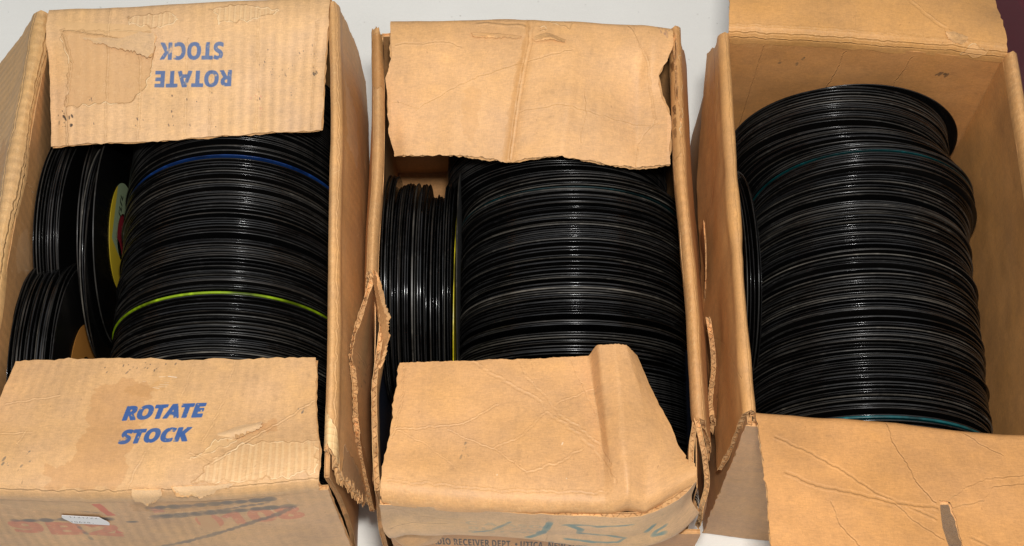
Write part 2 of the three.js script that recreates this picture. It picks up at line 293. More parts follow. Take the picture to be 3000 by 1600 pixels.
// ================================================================ LEFT CARTON: blue ROTATE STOCK print on its two end flaps
{
  const box = thing('cardboard_carton', 'brown carton at the left with blue ROTATE STOCK print on both end flaps', 'carton', [-0.235, 0, 0.005]);
  const rimL = [[-0.3465, 0, -0.174], [-0.345, 0, -0.02], [-0.3435, 0, 0.08], [-0.3385, 0, 0.19]];
  const rimR = [[-0.1385, 0, -0.182], [-0.131, 0, -0.09], [-0.1258, 0, 0.019], [-0.1215, 0, 0.1], [-0.1188, 0, 0.186]];
  const flute1 = { tone: [198, 154, 106], fluteAmp: 0.045, bump: 0.0016 };
  board(box, 'bottom_panel', { rows: [[[-0.36, 0.006, -0.17], [-0.145, 0.006, -0.178]], [[-0.36, 0.006, 0.19], [-0.125, 0.006, 0.19]]], wave: 0.0003 });
  // outer face with the stencils
  const frontMat = kraft(0.245, 0.21, {
    seed: 21, tone: [196, 154, 110], fluteAmp: 0.03, patch: 0.07, paint: (k) => {
      const red = '196,72,62', ink = '100,94,88';
      k.stainOrShade([[0.0, 0.88], [0.42, 0.9], [0.42, 0.98], [0, 0.98]], '222,184,136', 0.16, 0.004);
      k.stainOrShade([[0.45, 0.975], [0.72, 0.975], [0.71, 0.9], [0.55, 0.88], [0.455, 0.9]], '166,118,70', 0.3, 0.002);
      k.crease([[0.3, 0.75], [0.5, 0.06]], { light: 0.22, depth: 0.25 }); k.crease([[0.575, 0.98], [0.62, 0.65], [0.72, 0.1]], { light: 0.3, depth: 0.45 }); k.crease([[0.52, 0.98], [0.58, 0.7], [0.62, 0.2]], { light: 0.18, depth: 0.3 });
      k.text('9B2', 0.225, 0.715, 0.025, { color: red, a: 0.46, wide: 1.3, heavy: 0.06, wear: 0.2 });
      k.stainOrShade([[0.345, 0.965], [0.37, 0.97], [0.395, 0.86], [0.372, 0.855]], red, 0.55, 0.0006);
      k.stainOrShade([[0.372, 0.72], [0.392, 0.685], [0.365, 0.685]], red, 0.5, 0.0005);
      k.text('0108', 0.762, 0.805, 0.0235, { color: red, a: 0.42, wide: 1.02, heavy: 0.06, right: [0.995, 0.12], up: [-0.1, 0.995], wear: 0.25 });
      k.stainOrShade([[0.62, 0.9], [0.66, 0.89], [0.672, 0.72], [0.62, 0.7]], '193,151,107', 0.95, 0.0008);
      k.stainOrShade([[0.5, 0.93], [0.53, 0.94], [0.54, 0.89], [0.51, 0.88]], '190,90,100', 0.25, 0.001);
      k.marker([[0.09, 0.775], [0.3, 0.82]], 0.0075, ink, 0.62, 0.013); k.marker([[0.3, 0.825], [0.375, 0.825]], 0.007, ink, 0.62);
      k.marker([[0.42, 0.80], [0.445, 0.805]], 0.0042, ink, 0.55);
      k.marker([[0.5, 0.925], [0.845, 0.955]], 0.0078, ink, 0.55, 0.0095); k.marker([[0.5, 0.905], [0.84, 0.94]], 0.0014, ink, 0.5); k.marker([[0.845, 0.95], [0.83, 0.925], [0.7, 0.885], [0.5, 0.855]], 0.0042, ink, 0.55, 0.006);
      k.marker([[0.5, 0.845], [0.7, 0.865], [0.9, 0.885]], 0.0085, ink, 0.52, 0.0105); k.marker([[0.48, 0.825], [0.9, 0.87]], 0.0013, ink, 0.45); k.marker([[0.905, 0.885], [0.83, 0.8], [0.697, 0.7], [0.55, 0.59], [0.38, 0.48]], 0.0062, ink, 0.55, 0.006);
      k.marker([[0.265, 0.78], [0.285, 0.6]], 0.0036, ink, 0.42, 0.012); k.marker([[0.3, 0.9], [0.36, 0.88]], 0.003, ink, 0.3, 0.006);
      k.scuffs(26, '252,222,170', 0.55, 0.01, -0.35, [0.0, 0.8, 0.3, 0.93]); k.scuffs(30, '232,222,225', 0.4, 0.005, 1.9, [0.4, 0.8, 0.9, 0.94]); k.specks(40, '90,60,36', 0.35, 2);
    },
  });
  const fTop = [[-0.343, 0.207, 0.1962], [-0.29, 0.207, 0.199], [-0.235, 0.207, 0.1995], [-0.18, 0.207, 0.1975], [-0.1165, 0.207, 0.1928]];
  board(box, 'front_wall', { rows: [[[-0.374, 0.002, 0.2], [-0.31, 0.002, 0.203], [-0.245, 0.002, 0.204], [-0.18, 0.002, 0.202], [-0.115, 0.002, 0.196]], [[-0.36, 0.1, 0.1995], [-0.3, 0.1, 0.203], [-0.24, 0.1, 0.2045], [-0.18, 0.1, 0.202], [-0.1145, 0.1, 0.197]], fTop], up: [0, 0, 1], mat: frontMat, label: 'worn front face with red stencil digits and dark pen strokes' });
  board(box, 'back_wall', { rows: [[[-0.362, 0.002, -0.176], [-0.141, 0.002, -0.184]], [[-0.347, 0.206, -0.176], [-0.137, 0.206, -0.186]]], up: [0, 0, -1] });
  const lMat = kraft(0.36, 0.21, { seed: 22, tone: [186, 138, 88], fluteAmp: 0.05, patch: 0.08, bump: 0.0014, paint: (k) => { k.crease([[0.28, 0.3], [0.36, 0.62], [0.38, 0.95]], { light: 0.25, depth: 0.5 }); k.scuffs(40, '235,225,215', 0.3, 0.012, 1.2, [0.35, 0.6, 0.6, 0.95]); k.stainOrShade([[0.45, 0.86], [0.5, 0.95], [0.56, 0.9], [0.5, 0.7]], '226,200,170', 0.18, 0.003); } });
  board(box, 'left_wall', { rows: [off(rimL, -0.017, 0.002, 0), off(rimL, -0.0125, 0.1, 0), off(rimL, -0.003, 0.18, 0), off(rimL, 0, 0.2115, 0)], up: [1, 0, 0], mat: lMat });
  const lfMat = kraft(0.36, 0.12, { seed: 23, ...flute1, tone: [204, 160, 106], paint: (k) => { k.band([[0, 0.1], [0.5, 0.1], [1, 0.1]], 0.014, '240,208,156', 0.34); k.crease([[0, 0.15], [0.4, 0.16], [1, 0.13]], { light: 0.5, depth: 0.8, width: 0.001 }); k.crease([[0, 0.06], [0.3, 0.05], [0.6, 0.07], [1, 0.06]], { light: 0.4, depth: 0.7, width: 0.001 }); k.crease([[0.05, 0.02], [0.22, 0.045], [0.5, 0.03]], { light: 0.5, depth: 0.7 }); k.stainOrShade([[0.3, 0.2], [0.5, 0.22], [0.55, 0.4], [0.4, 0.6], [0.28, 0.4]], '170,112,58', 0.35, 0.006); } });
  board(box, 'left_flap', { rows: [off(rimL, -0.0002, 0.2095, 0), off(rimL, -0.0008, 0.2165, 0), off(rimL, -0.0045, 0.2215, 0), off(rimL, -0.0095, 0.2195, 0), off(rimL, -0.017, 0.208, 0), off(rimL, -0.045, 0.172, 0.002), off(rimL, -0.078, 0.135, 0.004)], up: [0, 1, 0], mat: lfMat, torn: { l: 0.0012, r: 0.001 }, wave: 0.0009, lift: (u, v) => 0.0012 * Math.sin(u * 21) * sstep(0.25, 0.05, v) });
  board(box, 'right_wall', { rows: [off(rimR, -0.004, 0.002, 0), off(rimR, 0.002, 0.1, 0), off(rimR, 0.002, 0.18, 0), off(rimR, 0, 0.2115, 0)], up: [-1, 0, 0], mat: plainKraft });
  const rfMat = kraft(0.37, 0.125, {
    seed: 24, tone: [208, 158, 102], fluteAmp: 0.018, paint: (k) => {
      k.band([[0, 0.075], [1, 0.075]], 0.013, '244,208,152', 0.42); k.crease([[0, 0.13], [1, 0.135]], { light: 0.35, depth: 0.5 });
      k.torn([[0.87, 0.06], [0.93, 0.03], [1.0, 0.02], [1.01, 0.2], [0.97, 0.24], [0.93, 0.16]], '238,198,140', { ribs: 0.0045, ribDir: 'x', amp: 0.001, a: 0.8, dip: 0.5 });
      k.torn([[0.93, 0.3], [0.99, 0.26], [1.01, 0.8], [0.96, 0.85], [0.94, 0.6]], '178,142,104', { amp: 0.002, a: 0.75 });
      k.scuffs(120, '248,216,160', 0.4, 0.008, 2.5, [0.4, 0.1, 1, 0.6]); k.stainOrShade([[0.15, 0.24], [0.3, 0.28], [0.33, 0.5], [0.2, 0.55]], '236,224,214', 0.16, 0.003);
    },
  });
  board(box, 'right_flap', {
    rows: [off(rimR, -0.0003, 0.2095, 0), off(rimR, 0.0003, 0.217, 0), off(rimR, 0.0034, 0.2217, 0), off(rimR, 0.007, 0.219, 0), off(rimR, 0.0088, 0.208, 0), off(rimR, 0.0155, 0.165, -0.001), off(rimR, 0.0185, 0.112, -0.002)],
    up: [1, 1, 0], mat: rfMat, torn: { r: 0.004, l: 0.001, t: 0.0012 }, flute: 'r', nv: 90, R: (v) => v < 0.09 ? 0.955 : v < 0.24 ? lerp(0.955, 0.985, sstep(0.09, 0.2, v)) : 0.992 - 0.02 * sstep(0.6, 1, v),
  });
  // end flaps folded in over the records
  const word = (k, s, u, v, h, opt) => k.text(s, u, v, h, opt);
  const backMat = kraft(0.21, 0.125, {
    seed: 25, ...flute1, tone: [213, 170, 121], fluteAmp: 0.04, paint: (k) => {
      k.band([[0, 0.06], [1, 0.06]], 0.01, '236,202,152', 0.3); k.crease([[0, 0.12], [1, 0.115]], { light: 0.3, depth: 0.6 });
      k.torn([[0.05, 0.29], [0.37, 0.34], [0.385, 0.4], [0.375, 0.55], [0.355, 0.68], [0.3, 0.775], [0.2, 0.76], [0.06, 0.77], [0.07, 0.64], [0.075, 0.5]], '200,154,102', { amp: 0.0014, a: 0.6, dip: 0.35 });
      k.stainOrShade([[0.03, 0.24], [0.2, 0.26], [0.36, 0.3], [0.37, 0.36], [0.34, 0.39], [0.2, 0.34], [0.08, 0.3]], '214,170,118', 0.7, 0.001, 0.3);
      k.crease([[0.06, 0.29], [0.2, 0.34], [0.36, 0.415]], { light: 0.1, depth: 0.9 });
      k.torn([[0.28, 0.22], [0.44, 0.205], [0.46, 0.26], [0.4, 0.31], [0.29, 0.28]], '222,182,132', { ribs: 0.0038, a: 0.25, dip: 0.12 });
      k.torn([[0.57, 0.2], [0.68, 0.17], [0.82, 0.23], [0.74, 0.28], [0.61, 0.31], [0.6, 0.25]], '224,184,134', { ribs: 0.0038, a: 0.35, dip: 0.2 });
      k.crease([[0.06, 0.3], [0.09, 0.5], [0.06, 0.8], [0.07, 1]], { light: 0.2, depth: 0.9 });
      for (const u of [0.22, 0.335, 0.5, 0.585, 0.75, 0.96]) k.crease([[u, 0.12 + 0.4 * k.R()], [u + 0.012 * (k.R() - 0.5), 0.75], [u, 0.99]], { light: 0.3, depth: 0.5 });
      const inv = { right: [-1, -0.03], up: [-0.03, 1], heavy: 0.045, wide: 0.86, wear: 0.1 };
      word(k, 'ROTATE', 0.525, 0.632, 0.0122, { ...inv, wide: 0.94 }); word(k, 'STOCK', 0.517, 0.462, 0.0122, { ...inv, wide: 0.9 });
      k.specks(26, '52,44,44', 0.65, 2.6, [0.15, 0.72, 0.62, 0.98]); k.specks(46, '52,44,44', 0.55, 2.2, [0.74, 0.45, 0.97, 0.82]); k.specks(16, '40,34,30', 0.8, 4, [0.03, 0.78, 0.09, 0.9]); k.specks(4, '40,36,34', 0.9, 5, [0.955, 0.62, 0.97, 0.66]); k.specks(10, '200,90,80', 0.3, 3, [0.72, 0.75, 0.8, 0.95]);
    },
  });
  const bH = [[-0.3465, 0, -0.1765], [-0.29, 0, -0.1795], [-0.24, 0, -0.183], [-0.19, 0, -0.186], [-0.1365, 0, -0.189]];
  board(box, 'back_flap', {
    rows: [off(bH, 0, 0.205, -0.0004), off(bH, 0, 0.216, 0), off(bH, 0.0002, 0.2215, 0.0035), off(bH, 0.0005, 0.2222, 0.012), [[-0.343, 0.207, -0.125], [-0.29, 0.2085, -0.129], [-0.24, 0.208, -0.131], [-0.19, 0.2078, -0.134], [-0.1385, 0.207, -0.138]], [[-0.3393, 0.19, -0.0736], [-0.29, 0.1905, -0.0768], [-0.24, 0.1895, -0.0805], [-0.19, 0.19, -0.0845], [-0.1404, 0.189, -0.0885]]],
    mat: backMat, torn: { t: 0.0008, r: 0.0007, l: 0.0005 }, wave: 0.0008, flute: '',
    lift: (u, v) => 0.0007 * Math.sin(u * 40) * sstep(0.3, 1, v) * sstep(0.2, 0.5, u) - 0.0022 * sstep(0.07, 0.02, u) * sstep(0.2, 0.5, v),
  });
  const foldMat = kraft(0.225, 0.12, {
    seed: 26, tone: [208, 163, 113], fluteAmp: 0.022, paint: (k) => {
      k.band([[0, 0.05], [1, 0.05]], 0.011, '244,212,162', 0.42); k.crease([[0, 0.125], [0.6, 0.13], [1, 0.14]], { light: 0.3, depth: 0.7 });
      k.stainOrShade([[0.3, 0.78], [0.4, 0.86], [0.48, 0.8], [0.47, 0.7], [0.46, 0.5], [0.44, 0.15], [0.24, 0.14], [0.22, 0.25], [0.29, 0.28], [0.31, 0.5]], '172,116,62', 0.22, 0.003, 0.06);
      k.stainOrShade([[0.4, 0.8], [0.55, 0.84], [0.5, 0.78], [0.44, 0.72]], '172,118,62', 0.15, 0.003); k.stainOrShade([[0.83, 0.52], [0.87, 0.56], [0.88, 0.48], [0.84, 0.46]], '176,112,56', 0.2, 0.002);
      k.torn([[0.65, 0.16], [0.99, 0.17], [0.99, 0.38], [0.78, 0.39], [0.7, 0.3]], '218,176,124', { ribs: 0.0042, a: 0.3, dip: 0.15 });
      k.torn([[0.63, 0.3], [0.74, 0.38], [0.78, 0.46], [0.7, 0.42]], '220,178,124', { a: 0.5, dip: 0.05 });
      k.crease([[0.63, 0.34], [0.7, 0.27], [0.8, 0.42], [0.99, 0.68]], { light: 0.5, depth: 0.7 }); k.crease([[0.03, 0.68], [0.2, 0.74]], { light: 0.4, depth: 0.5 }); k.crease([[0.03, 0.46], [0.15, 0.48]], { light: 0.4, depth: 0.5 });
      k.crease([[0.71, 0.99], [0.7, 0.7], [0.66, 0.4]], { light: 0.2, depth: 0.5 }); k.crease([[0.585, 0.98], [0.57, 0.7], [0.6, 0.55]], { light: 0.25, depth: 0.4 }); k.crease([[0.5, 0.35], [0.46, 0.12]], { light: 0.25, depth: 0.5 });
      k.crease([[0.13, 0.5], [0.12, 0.4], [0.14, 0.36]], { light: 0.3, depth: 0.5 });
      const st = { right: [1, 0.035], up: [0.13, 1], heavy: 0.085, wide: 1.0, wear: 0.04, color: '42,82,150', a: 0.95 };
      word(k, 'ROTATE', 0.528, 0.625, 0.0108, { ...st, wide: 0.97 }); word(k, 'STOCK', 0.516, 0.462, 0.0108, { ...st, wide: 0.96 });
      k.specks(18, '50,48,52', 0.6, 3, [0.3, 0.9, 0.6, 0.98]); k.specks(9, '60,66,72', 0.5, 4, [0.1, 0.25, 0.18, 0.36]); k.specks(7, '66,70,74', 0.4, 4, [0.94, 0.6, 0.97, 0.63]); k.specks(40, '70,50,34', 0.3, 2);
      k.scuffs(9, '250,248,244', 0.9, 0.005, -0.15, [0.44, 0.76, 0.52, 0.88]); k.scuffs(40, '240,206,156', 0.4, 0.006, 0.2, [0.6, 0.15, 0.99, 0.45]);
    },
  });
  const fH = [[-0.3435, 0, 0.1965], [-0.29, 0, 0.1993], [-0.235, 0, 0.1998], [-0.18, 0, 0.1978], [-0.121, 0, 0.1925]];
  board(box, 'front_flap', {
    rows: [off(fH, 0, 0.206, 0.0006), off(fH, 0, 0.216, 0.0004), off(fH, 0.0003, 0.2215, -0.0035), off(fH, 0.0006, 0.2222, -0.012), [[-0.338, 0.21, 0.148], [-0.29, 0.211, 0.149], [-0.235, 0.211, 0.1485], [-0.18, 0.21, 0.147], [-0.1265, 0.209, 0.145]], [[-0.3336, 0.196, 0.0992], [-0.29, 0.1965, 0.0985], [-0.235, 0.196, 0.0982], [-0.18, 0.196, 0.098], [-0.1314, 0.196, 0.0977]]],
    mat: foldMat, torn: { t: 0.0009, r: 0.0008, l: 0.0006 }, wave: 0.0007, B: (u) => -0.008 * sstep(0.42, 0.5, u) * sstep(0.6, 0.52, u),
  });
  const scrap = kraft(0.09, 0.03, { seed: 28, tone: [214, 174, 128], fluteAmp: 0 });
  const peel = (rows, seed, label) => board(box, 'torn_paper', { rows, t: 0.0005, nu: 60, nv: 10, seed, mat: scrap, torn: { l: 0.0016, r: 0.002, t: 0.0026, b: 0.0006 }, wave: 0.0014, label });
  peel([[[-0.3365, 0.2195, -0.1615], [-0.2985, 0.2195, -0.1586], [-0.266, 0.219, -0.1538]], [[-0.3348, 0.2195, -0.1579], [-0.2973, 0.2185, -0.1514], [-0.2655, 0.218, -0.149]], [[-0.3328, 0.2195, -0.1549], [-0.2958, 0.2178, -0.1437], [-0.2672, 0.2158, -0.137]]], 281, 'peeled strip of facing paper');
  peel([[[-0.1972, 0.2138, 0.1592], [-0.1805, 0.213, 0.1545], [-0.162, 0.212, 0.1493]], [[-0.1955, 0.2145, 0.161], [-0.1785, 0.2148, 0.1568], [-0.1608, 0.2135, 0.1512]], [[-0.1941, 0.2152, 0.163], [-0.1766, 0.2152, 0.1595], [-0.1597, 0.214, 0.153]]], 282);
  peel([[[-0.2366, 0.2228, 0.1975], [-0.2263, 0.2229, 0.1975], [-0.2169, 0.2228, 0.1975]], [[-0.2366, 0.2205, 0.2002], [-0.227, 0.2205, 0.2008], [-0.2185, 0.2205, 0.2002]], [[-0.2362, 0.2165, 0.2018], [-0.2281, 0.213, 0.2028], [-0.2207, 0.2168, 0.2016]]], 283);
  peel([[[-0.2121, 0.2229, 0.1955], [-0.1949, 0.2229, 0.1952], [-0.174, 0.2228, 0.194]], [[-0.21, 0.2215, 0.1985], [-0.1946, 0.2212, 0.1982], [-0.177, 0.2215, 0.1965]], [[-0.209, 0.2195, 0.1998], [-0.1944, 0.2182, 0.2], [-0.178, 0.22, 0.1975]]], 284);
  // price sticker with notched ends
  const sh = new THREE.Shape(), w = 0.0135, h = 0.0082;
  sh.moveTo(-w, h); sh.lineTo(w * 0.8, h); sh.quadraticCurveTo(w * 0.86, h * 0.55, w, h * 0.1); sh.quadraticCurveTo(w * 1.14, -h * 0.3, w, -h); sh.lineTo(-w * 0.8, -h); sh.quadraticCurveTo(-w * 0.86, -h * 0.5, -w, -h * 0.1); sh.quadraticCurveTo(-w * 1.16, h * 0.4, -w, h);
  const sg = new THREE.ExtrudeGeometry(sh, { depth: 0.0003, bevelEnabled: false, curveSegments: 6 });
  const sc = document.createElement('canvas'); sc.width = 256; sc.height = 156; const g = sc.getContext('2d');
  g.fillStyle = 'rgb(226,224,224)'; g.fillRect(0, 0, 256, 156); g.fillStyle = 'rgb(60,56,60)'; g.font = '38px monospace'; g.fillText('1/21/22', 46, 34); g.fillText('10A28.', 30, 136);
  g.fillStyle = 'rgb(226,224,224)'; g.fillRect(0, 0, 256, 10); for (let i = 0; i < 150; i++) { const r = vnoise(i * 3.1, 2) * 128 + 128, q = vnoise(i * 2.7, 9) * 80 + 78; g.fillRect(r, q, 5, 2); }
  const st = new THREE.CanvasTexture(sc); st.colorSpace = THREE.SRGBColorSpace;
  const su = sg.attributes.uv, sp = sg.attributes.position; for (let i = 0; i < su.count; i++) su.setXY(i, sp.getX(i) / (2.3 * w) + 0.5, sp.getY(i) / (2 * h) + 0.5);
  const sticker = shadows(new THREE.Mesh(sg, new THREE.MeshStandardMaterial({ map: st, roughness: 0.55 })));
  sticker.name = 'price_sticker'; sticker.position.set(-0.279, 0.1705, 0.2018).sub(box.position); sticker.rotation.set(-0.02, -0.05, -0.015); sticker.userData.label = 'small white price sticker with notched ends'; box.add(sticker);
}

// ================================================================ MIDDLE CARTON: torn edges, flaps without print on top
{
  const box = thing('cardboard_carton', 'battered middle carton with torn corners and plain flaps folded over the records', 'carton', [0.012, 0, 0.02]);
  const rimL = [[-0.0965, 0, -0.16], [-0.0925, 0, -0.0877], [-0.0908, 0, -0.0345], [-0.0915, 0, 0.0068], [-0.091, 0, 0.0465]];
  const wallL = [...rimL, [-0.0852, 0, 0.078], [-0.0856, 0, 0.0982], [-0.0878, 0, 0.1235], [-0.0862, 0, 0.1562], [-0.0825, 0, 0.196]];
  const rimR = [[0.1177, 0, -0.16], [0.116, 0, -0.0775], [0.115, 0, -0.0345], [0.1162, 0, 0.0192], [0.1171, 0, 0.0673], [0.1168, 0, 0.1075], [0.1163, 0, 0.15]];
  const wallR = [...rimR, [0.1132, 0, 0.164], [0.1112, 0, 0.184]];
  board(box, 'bottom_panel', { rows: [[[-0.11, 0.006, -0.166], [0.14, 0.006, -0.161]], [[-0.09, 0.006, 0.19], [0.126, 0.006, 0.19]]], wave: 0.0003 });
  board(box, 'back_wall', { rows: [[[-0.109, 0.002, -0.1635], [0.016, 0.002, -0.166], [0.142, 0.002, -0.161]], [[-0.098, 0.206, -0.1635], [0.016, 0.206, -0.166], [0.124, 0.206, -0.1605]]], up: [0, 0, -1] });
  const bulge = (dx, h, s) => wallL.map((p, i) => { const q = Math.sin(Math.PI * clamp((i + 0.5) / wallL.length)); return [p[0] - dx * (0.4 + 0.6 * q) * s, h, p[2]]; });
  board(box, 'left_wall', { rows: [bulge(0.009, 0.002, 1), bulge(0.012, 0.1, 1), bulge(0.006, 0.165, 1), bulge(0, 0.209, 1), wallL.map((p, i) => [p[0], i > 4 ? 0.217 : 0.2105, p[2]])], up: [1, 0, 0], torn: { t: 0.0018 }, flute: 't', seed: 31, nu: 120, mat: kraft(0.35, 0.22, { seed: 31, tone: [188, 139, 88], paint: (k) => { k.torn([[0.55, 0.86], [0.75, 0.8], [0.98, 0.86], [1, 1.02], [0.55, 1.02]], '208,160,104', { a: 0.5, amp: 0.002 }); } }) });
  const ridge = (k, v, a = 0.4) => { k.band([[0, v], [1, v]], 0.012, '246,206,148', a); k.crease([[0, v + 0.055], [1, v + 0.06]], { light: 0.3, depth: 0.5 }); };
  board(box, 'left_flap', {
    rows: [off(rimL, -0.0002, 0.209, 0), off(rimL, -0.0006, 0.2165, 0), off(rimL, -0.0036, 0.2213, 0), off(rimL, -0.007, 0.2185, 0), off(rimL, -0.0088, 0.207, 0), [[-0.1045, 0.17, -0.151], [-0.106, 0.17, -0.0877], [-0.1063, 0.17, -0.0345], [-0.106, 0.17, 0.0068], [-0.1045, 0.17, 0.0465]], [[-0.106, 0.125, -0.153], [-0.1078, 0.122, -0.0877], [-0.1083, 0.12, -0.0345], [-0.108, 0.12, 0.0068], [-0.106, 0.12, 0.0465]]],
    up: [-1, 1, 0], torn: { l: 0.004, r: 0.003, t: 0.001 }, flute: 'r', seed: 32, nv: 80, L: (v) => 0.05 * sstep(0.2, 0.0, v),
    mat: kraft(0.2, 0.12, { seed: 32, tone: [200, 150, 96], paint: (k) => { ridge(k, 0.1); k.torn([[0.02, 0.02], [0.24, 0.02], [0.27, 0.12], [0.2, 0.22], [0.05, 0.2]], '170,116,62', { a: 0.5 }); k.scuffs(40, '240,204,148', 0.35, 0.006, 2.6, [0.4, 0.1, 0.8, 0.3]); } }),
  });
  board(box, 'torn_flap', {
    rows: [[[-0.0925, 0.214, 0.044], [-0.1002, 0.205, 0.0691], [-0.1062, 0.2, 0.0932], [-0.1037, 0.195, 0.1141], [-0.1017, 0.18, 0.1423], [-0.1005, 0.15, 0.1572], [-0.0962, 0.11, 0.1788]], [[-0.094, 0.2, 0.0415], [-0.0985, 0.183, 0.064], [-0.1012, 0.175, 0.086], [-0.1, 0.17, 0.108], [-0.0994, 0.157, 0.134], [-0.0988, 0.13, 0.151], [-0.0957, 0.098, 0.171]], [[-0.0955, 0.17, 0.035], [-0.0995, 0.152, 0.053], [-0.1, 0.142, 0.073], [-0.0998, 0.137, 0.096], [-0.099, 0.126, 0.1255], [-0.0982, 0.107, 0.1448], [-0.0953, 0.083, 0.1633]], [[-0.099, 0.12, 0.032], [-0.1025, 0.11, 0.05], [-0.103, 0.105, 0.07], [-0.1025, 0.1, 0.093], [-0.1015, 0.095, 0.1225], [-0.1, 0.085, 0.1425], [-0.0965, 0.07, 0.1603]]],
    up: [1, 0.6, 0], torn: { b: 0.0022, r: 0.002, t: 0.001 }, flute: 'b', seed: 33, nu: 180, nv: 40, label: 'ragged torn strip of the left flap standing away from the wall',
    mat: kraft(0.16, 0.12, { seed: 33, tone: [190, 142, 92], paint: (k) => { k.crease([[0.0, 0.5], [0.5, 0.52], [1, 0.5]], { light: 0.35, depth: 0.7 }); k.crease([[0.3, 0.06], [0.35, 0.3], [0.32, 0.5]], { light: 0.45, depth: 0.6 }); k.specks(14, '60,52,50', 0.4, 5, [0.3, 0.05, 0.45, 0.4]); k.torn([[0.6, 0.0], [1, 0.0], [1, 0.3], [0.8, 0.2]], '172,122,74', { a: 0.6 }); } }),
  });
  board(box, 'torn_strip', { rows: [[[-0.0915, 0.2205, 0.0445], [-0.0865, 0.2225, 0.062], [-0.0815, 0.2205, 0.0815], [-0.0808, 0.2195, 0.092], [-0.0842, 0.2185, 0.111]], [[-0.094, 0.214, 0.044], [-0.0895, 0.214, 0.062], [-0.0872, 0.213, 0.08], [-0.0872, 0.212, 0.095], [-0.0888, 0.211, 0.113]]], up: [1, 1, 0], t: 0.0016, torn: { l: 0.0012, r: 0.002, b: 0.0025, t: 0.0012 }, nu: 120, seed: 34, mat: kraft(0.08, 0.02, { seed: 34, tone: [216, 168, 110], fluteAmp: 0.05 }) });
  const bulgeR = (dx, h) => wallR.map((p, i) => { const q = Math.sin(Math.PI * clamp((i + 0.8) / wallR.length)); return [p[0] + dx * (0.45 + 0.55 * q), h, p[2]]; });
  board(box, 'right_wall', { rows: [bulgeR(0.02, 0.002), bulgeR(0.022, 0.1), bulgeR(0.009, 0.17), bulgeR(0.001, 0.2), wallR.map((p, i) => [p[0], i > 6 ? 0.217 : 0.2125, p[2]])], up: [-1, 0, 0], seed: 35, flute: 't', torn: { t: 0.0012 }, mat: kraft(0.34, 0.22, { seed: 35, tone: [186, 137, 86] }) });
  board(box, 'right_flap', {
    rows: [off(rimR, -0.0003, 0.209, 0), off(rimR, 0.0003, 0.217, 0), off(rimR, 0.0035, 0.2217, 0), off(rimR, 0.0068, 0.219, 0), off(rimR, 0.009, 0.207, 0), rimR.map((p, i) => [p[0] + 0.018, 0.168, p[2]]), rimR.map((p, i) => [[0.137, 0.141, 0.1432, 0.1434, 0.1432, 0.142, 0.1375][i], 0.118, p[2] - 0.002])],
    up: [1, 1, 0], seed: 36, torn: { l: 0.002, r: 0.002, t: 0.0012 },
    mat: kraft(0.3, 0.125, { seed: 36, tone: [196, 143, 88], paint: (k) => { ridge(k, 0.085, 0.45); k.torn([[0, 0.0], [0.36, 0.0], [0.37, 0.1], [0.2, 0.16], [0.0, 0.16]], '190,138,84', { a: 0.6, amp: 0.003, dip: 0.5 }); for (let i = 0; i < 9; i++) { const u = 0.02 + 0.33 * k.R(); k.stainOrShade([[u, 0.05], [u + 0.03, 0.055], [u + 0.03, 0.085], [u, 0.08]], '96,58,26', 0.5, 0.0015); } k.scuffs(70, '246,208,150', 0.4, 0.012, 0.6, [0.1, 0.2, 0.6, 0.8]); } }),  // small dark patches paint the shade of gaps between torn plies
  });
  for (const [z0, z1, x, hh, sd] of [[-0.152, -0.045, 0.1215, 0.2235, 37], [-0.15, -0.06, 0.1188, 0.2228, 38]])   // plies standing up where the fold is torn
    board(box, 'torn_ply', { rows: [[[x, 0.206, z0], [x - 0.0012, 0.206, (z0 + z1) / 2], [x, 0.206, z1]], [[x + 0.001, hh, z0], [x - 0.001, hh, (z0 + z1) / 2], [x, hh - 0.006, z1]]], up: [1, 0, 0], t: 0.0011, torn: { t: 0.0035, l: 0.002, r: 0.002 }, nu: 150, seed: sd, wave: 0.0022, mat: kraft(0.1, 0.03, { seed: sd, tone: [204, 154, 98], fluteAmp: 0.06 }) });
  board(box, 'torn_liner', { rows: [[[0.1405, 0.17, -0.022], [0.1412, 0.166, 0.0], [0.1405, 0.162, 0.02]], [[0.1432, 0.135, -0.024], [0.1452, 0.13, 0.0], [0.1442, 0.125, 0.02]]], up: [1, 0.4, 0], t: 0.001, torn: { l: 0.003, r: 0.003, t: 0.003, b: 0.002 }, nu: 90, seed: 39 });
  board(box, 'torn_liner', { rows: [[[0.1392, 0.175, 0.058], [0.1412, 0.172, 0.09], [0.137, 0.168, 0.12]], [[0.1412, 0.16, 0.056], [0.1465, 0.15, 0.09], [0.1432, 0.14, 0.122]], [[0.1448, 0.135, 0.056], [0.1465, 0.128, 0.09], [0.144, 0.12, 0.122]]], up: [1, 0.6, 0], t: 0.0034, torn: { l: 0.003, r: 0.003, t: 0.002, b: 0.003 }, flute: 'bl', nu: 110, nv: 40, seed: 40 });
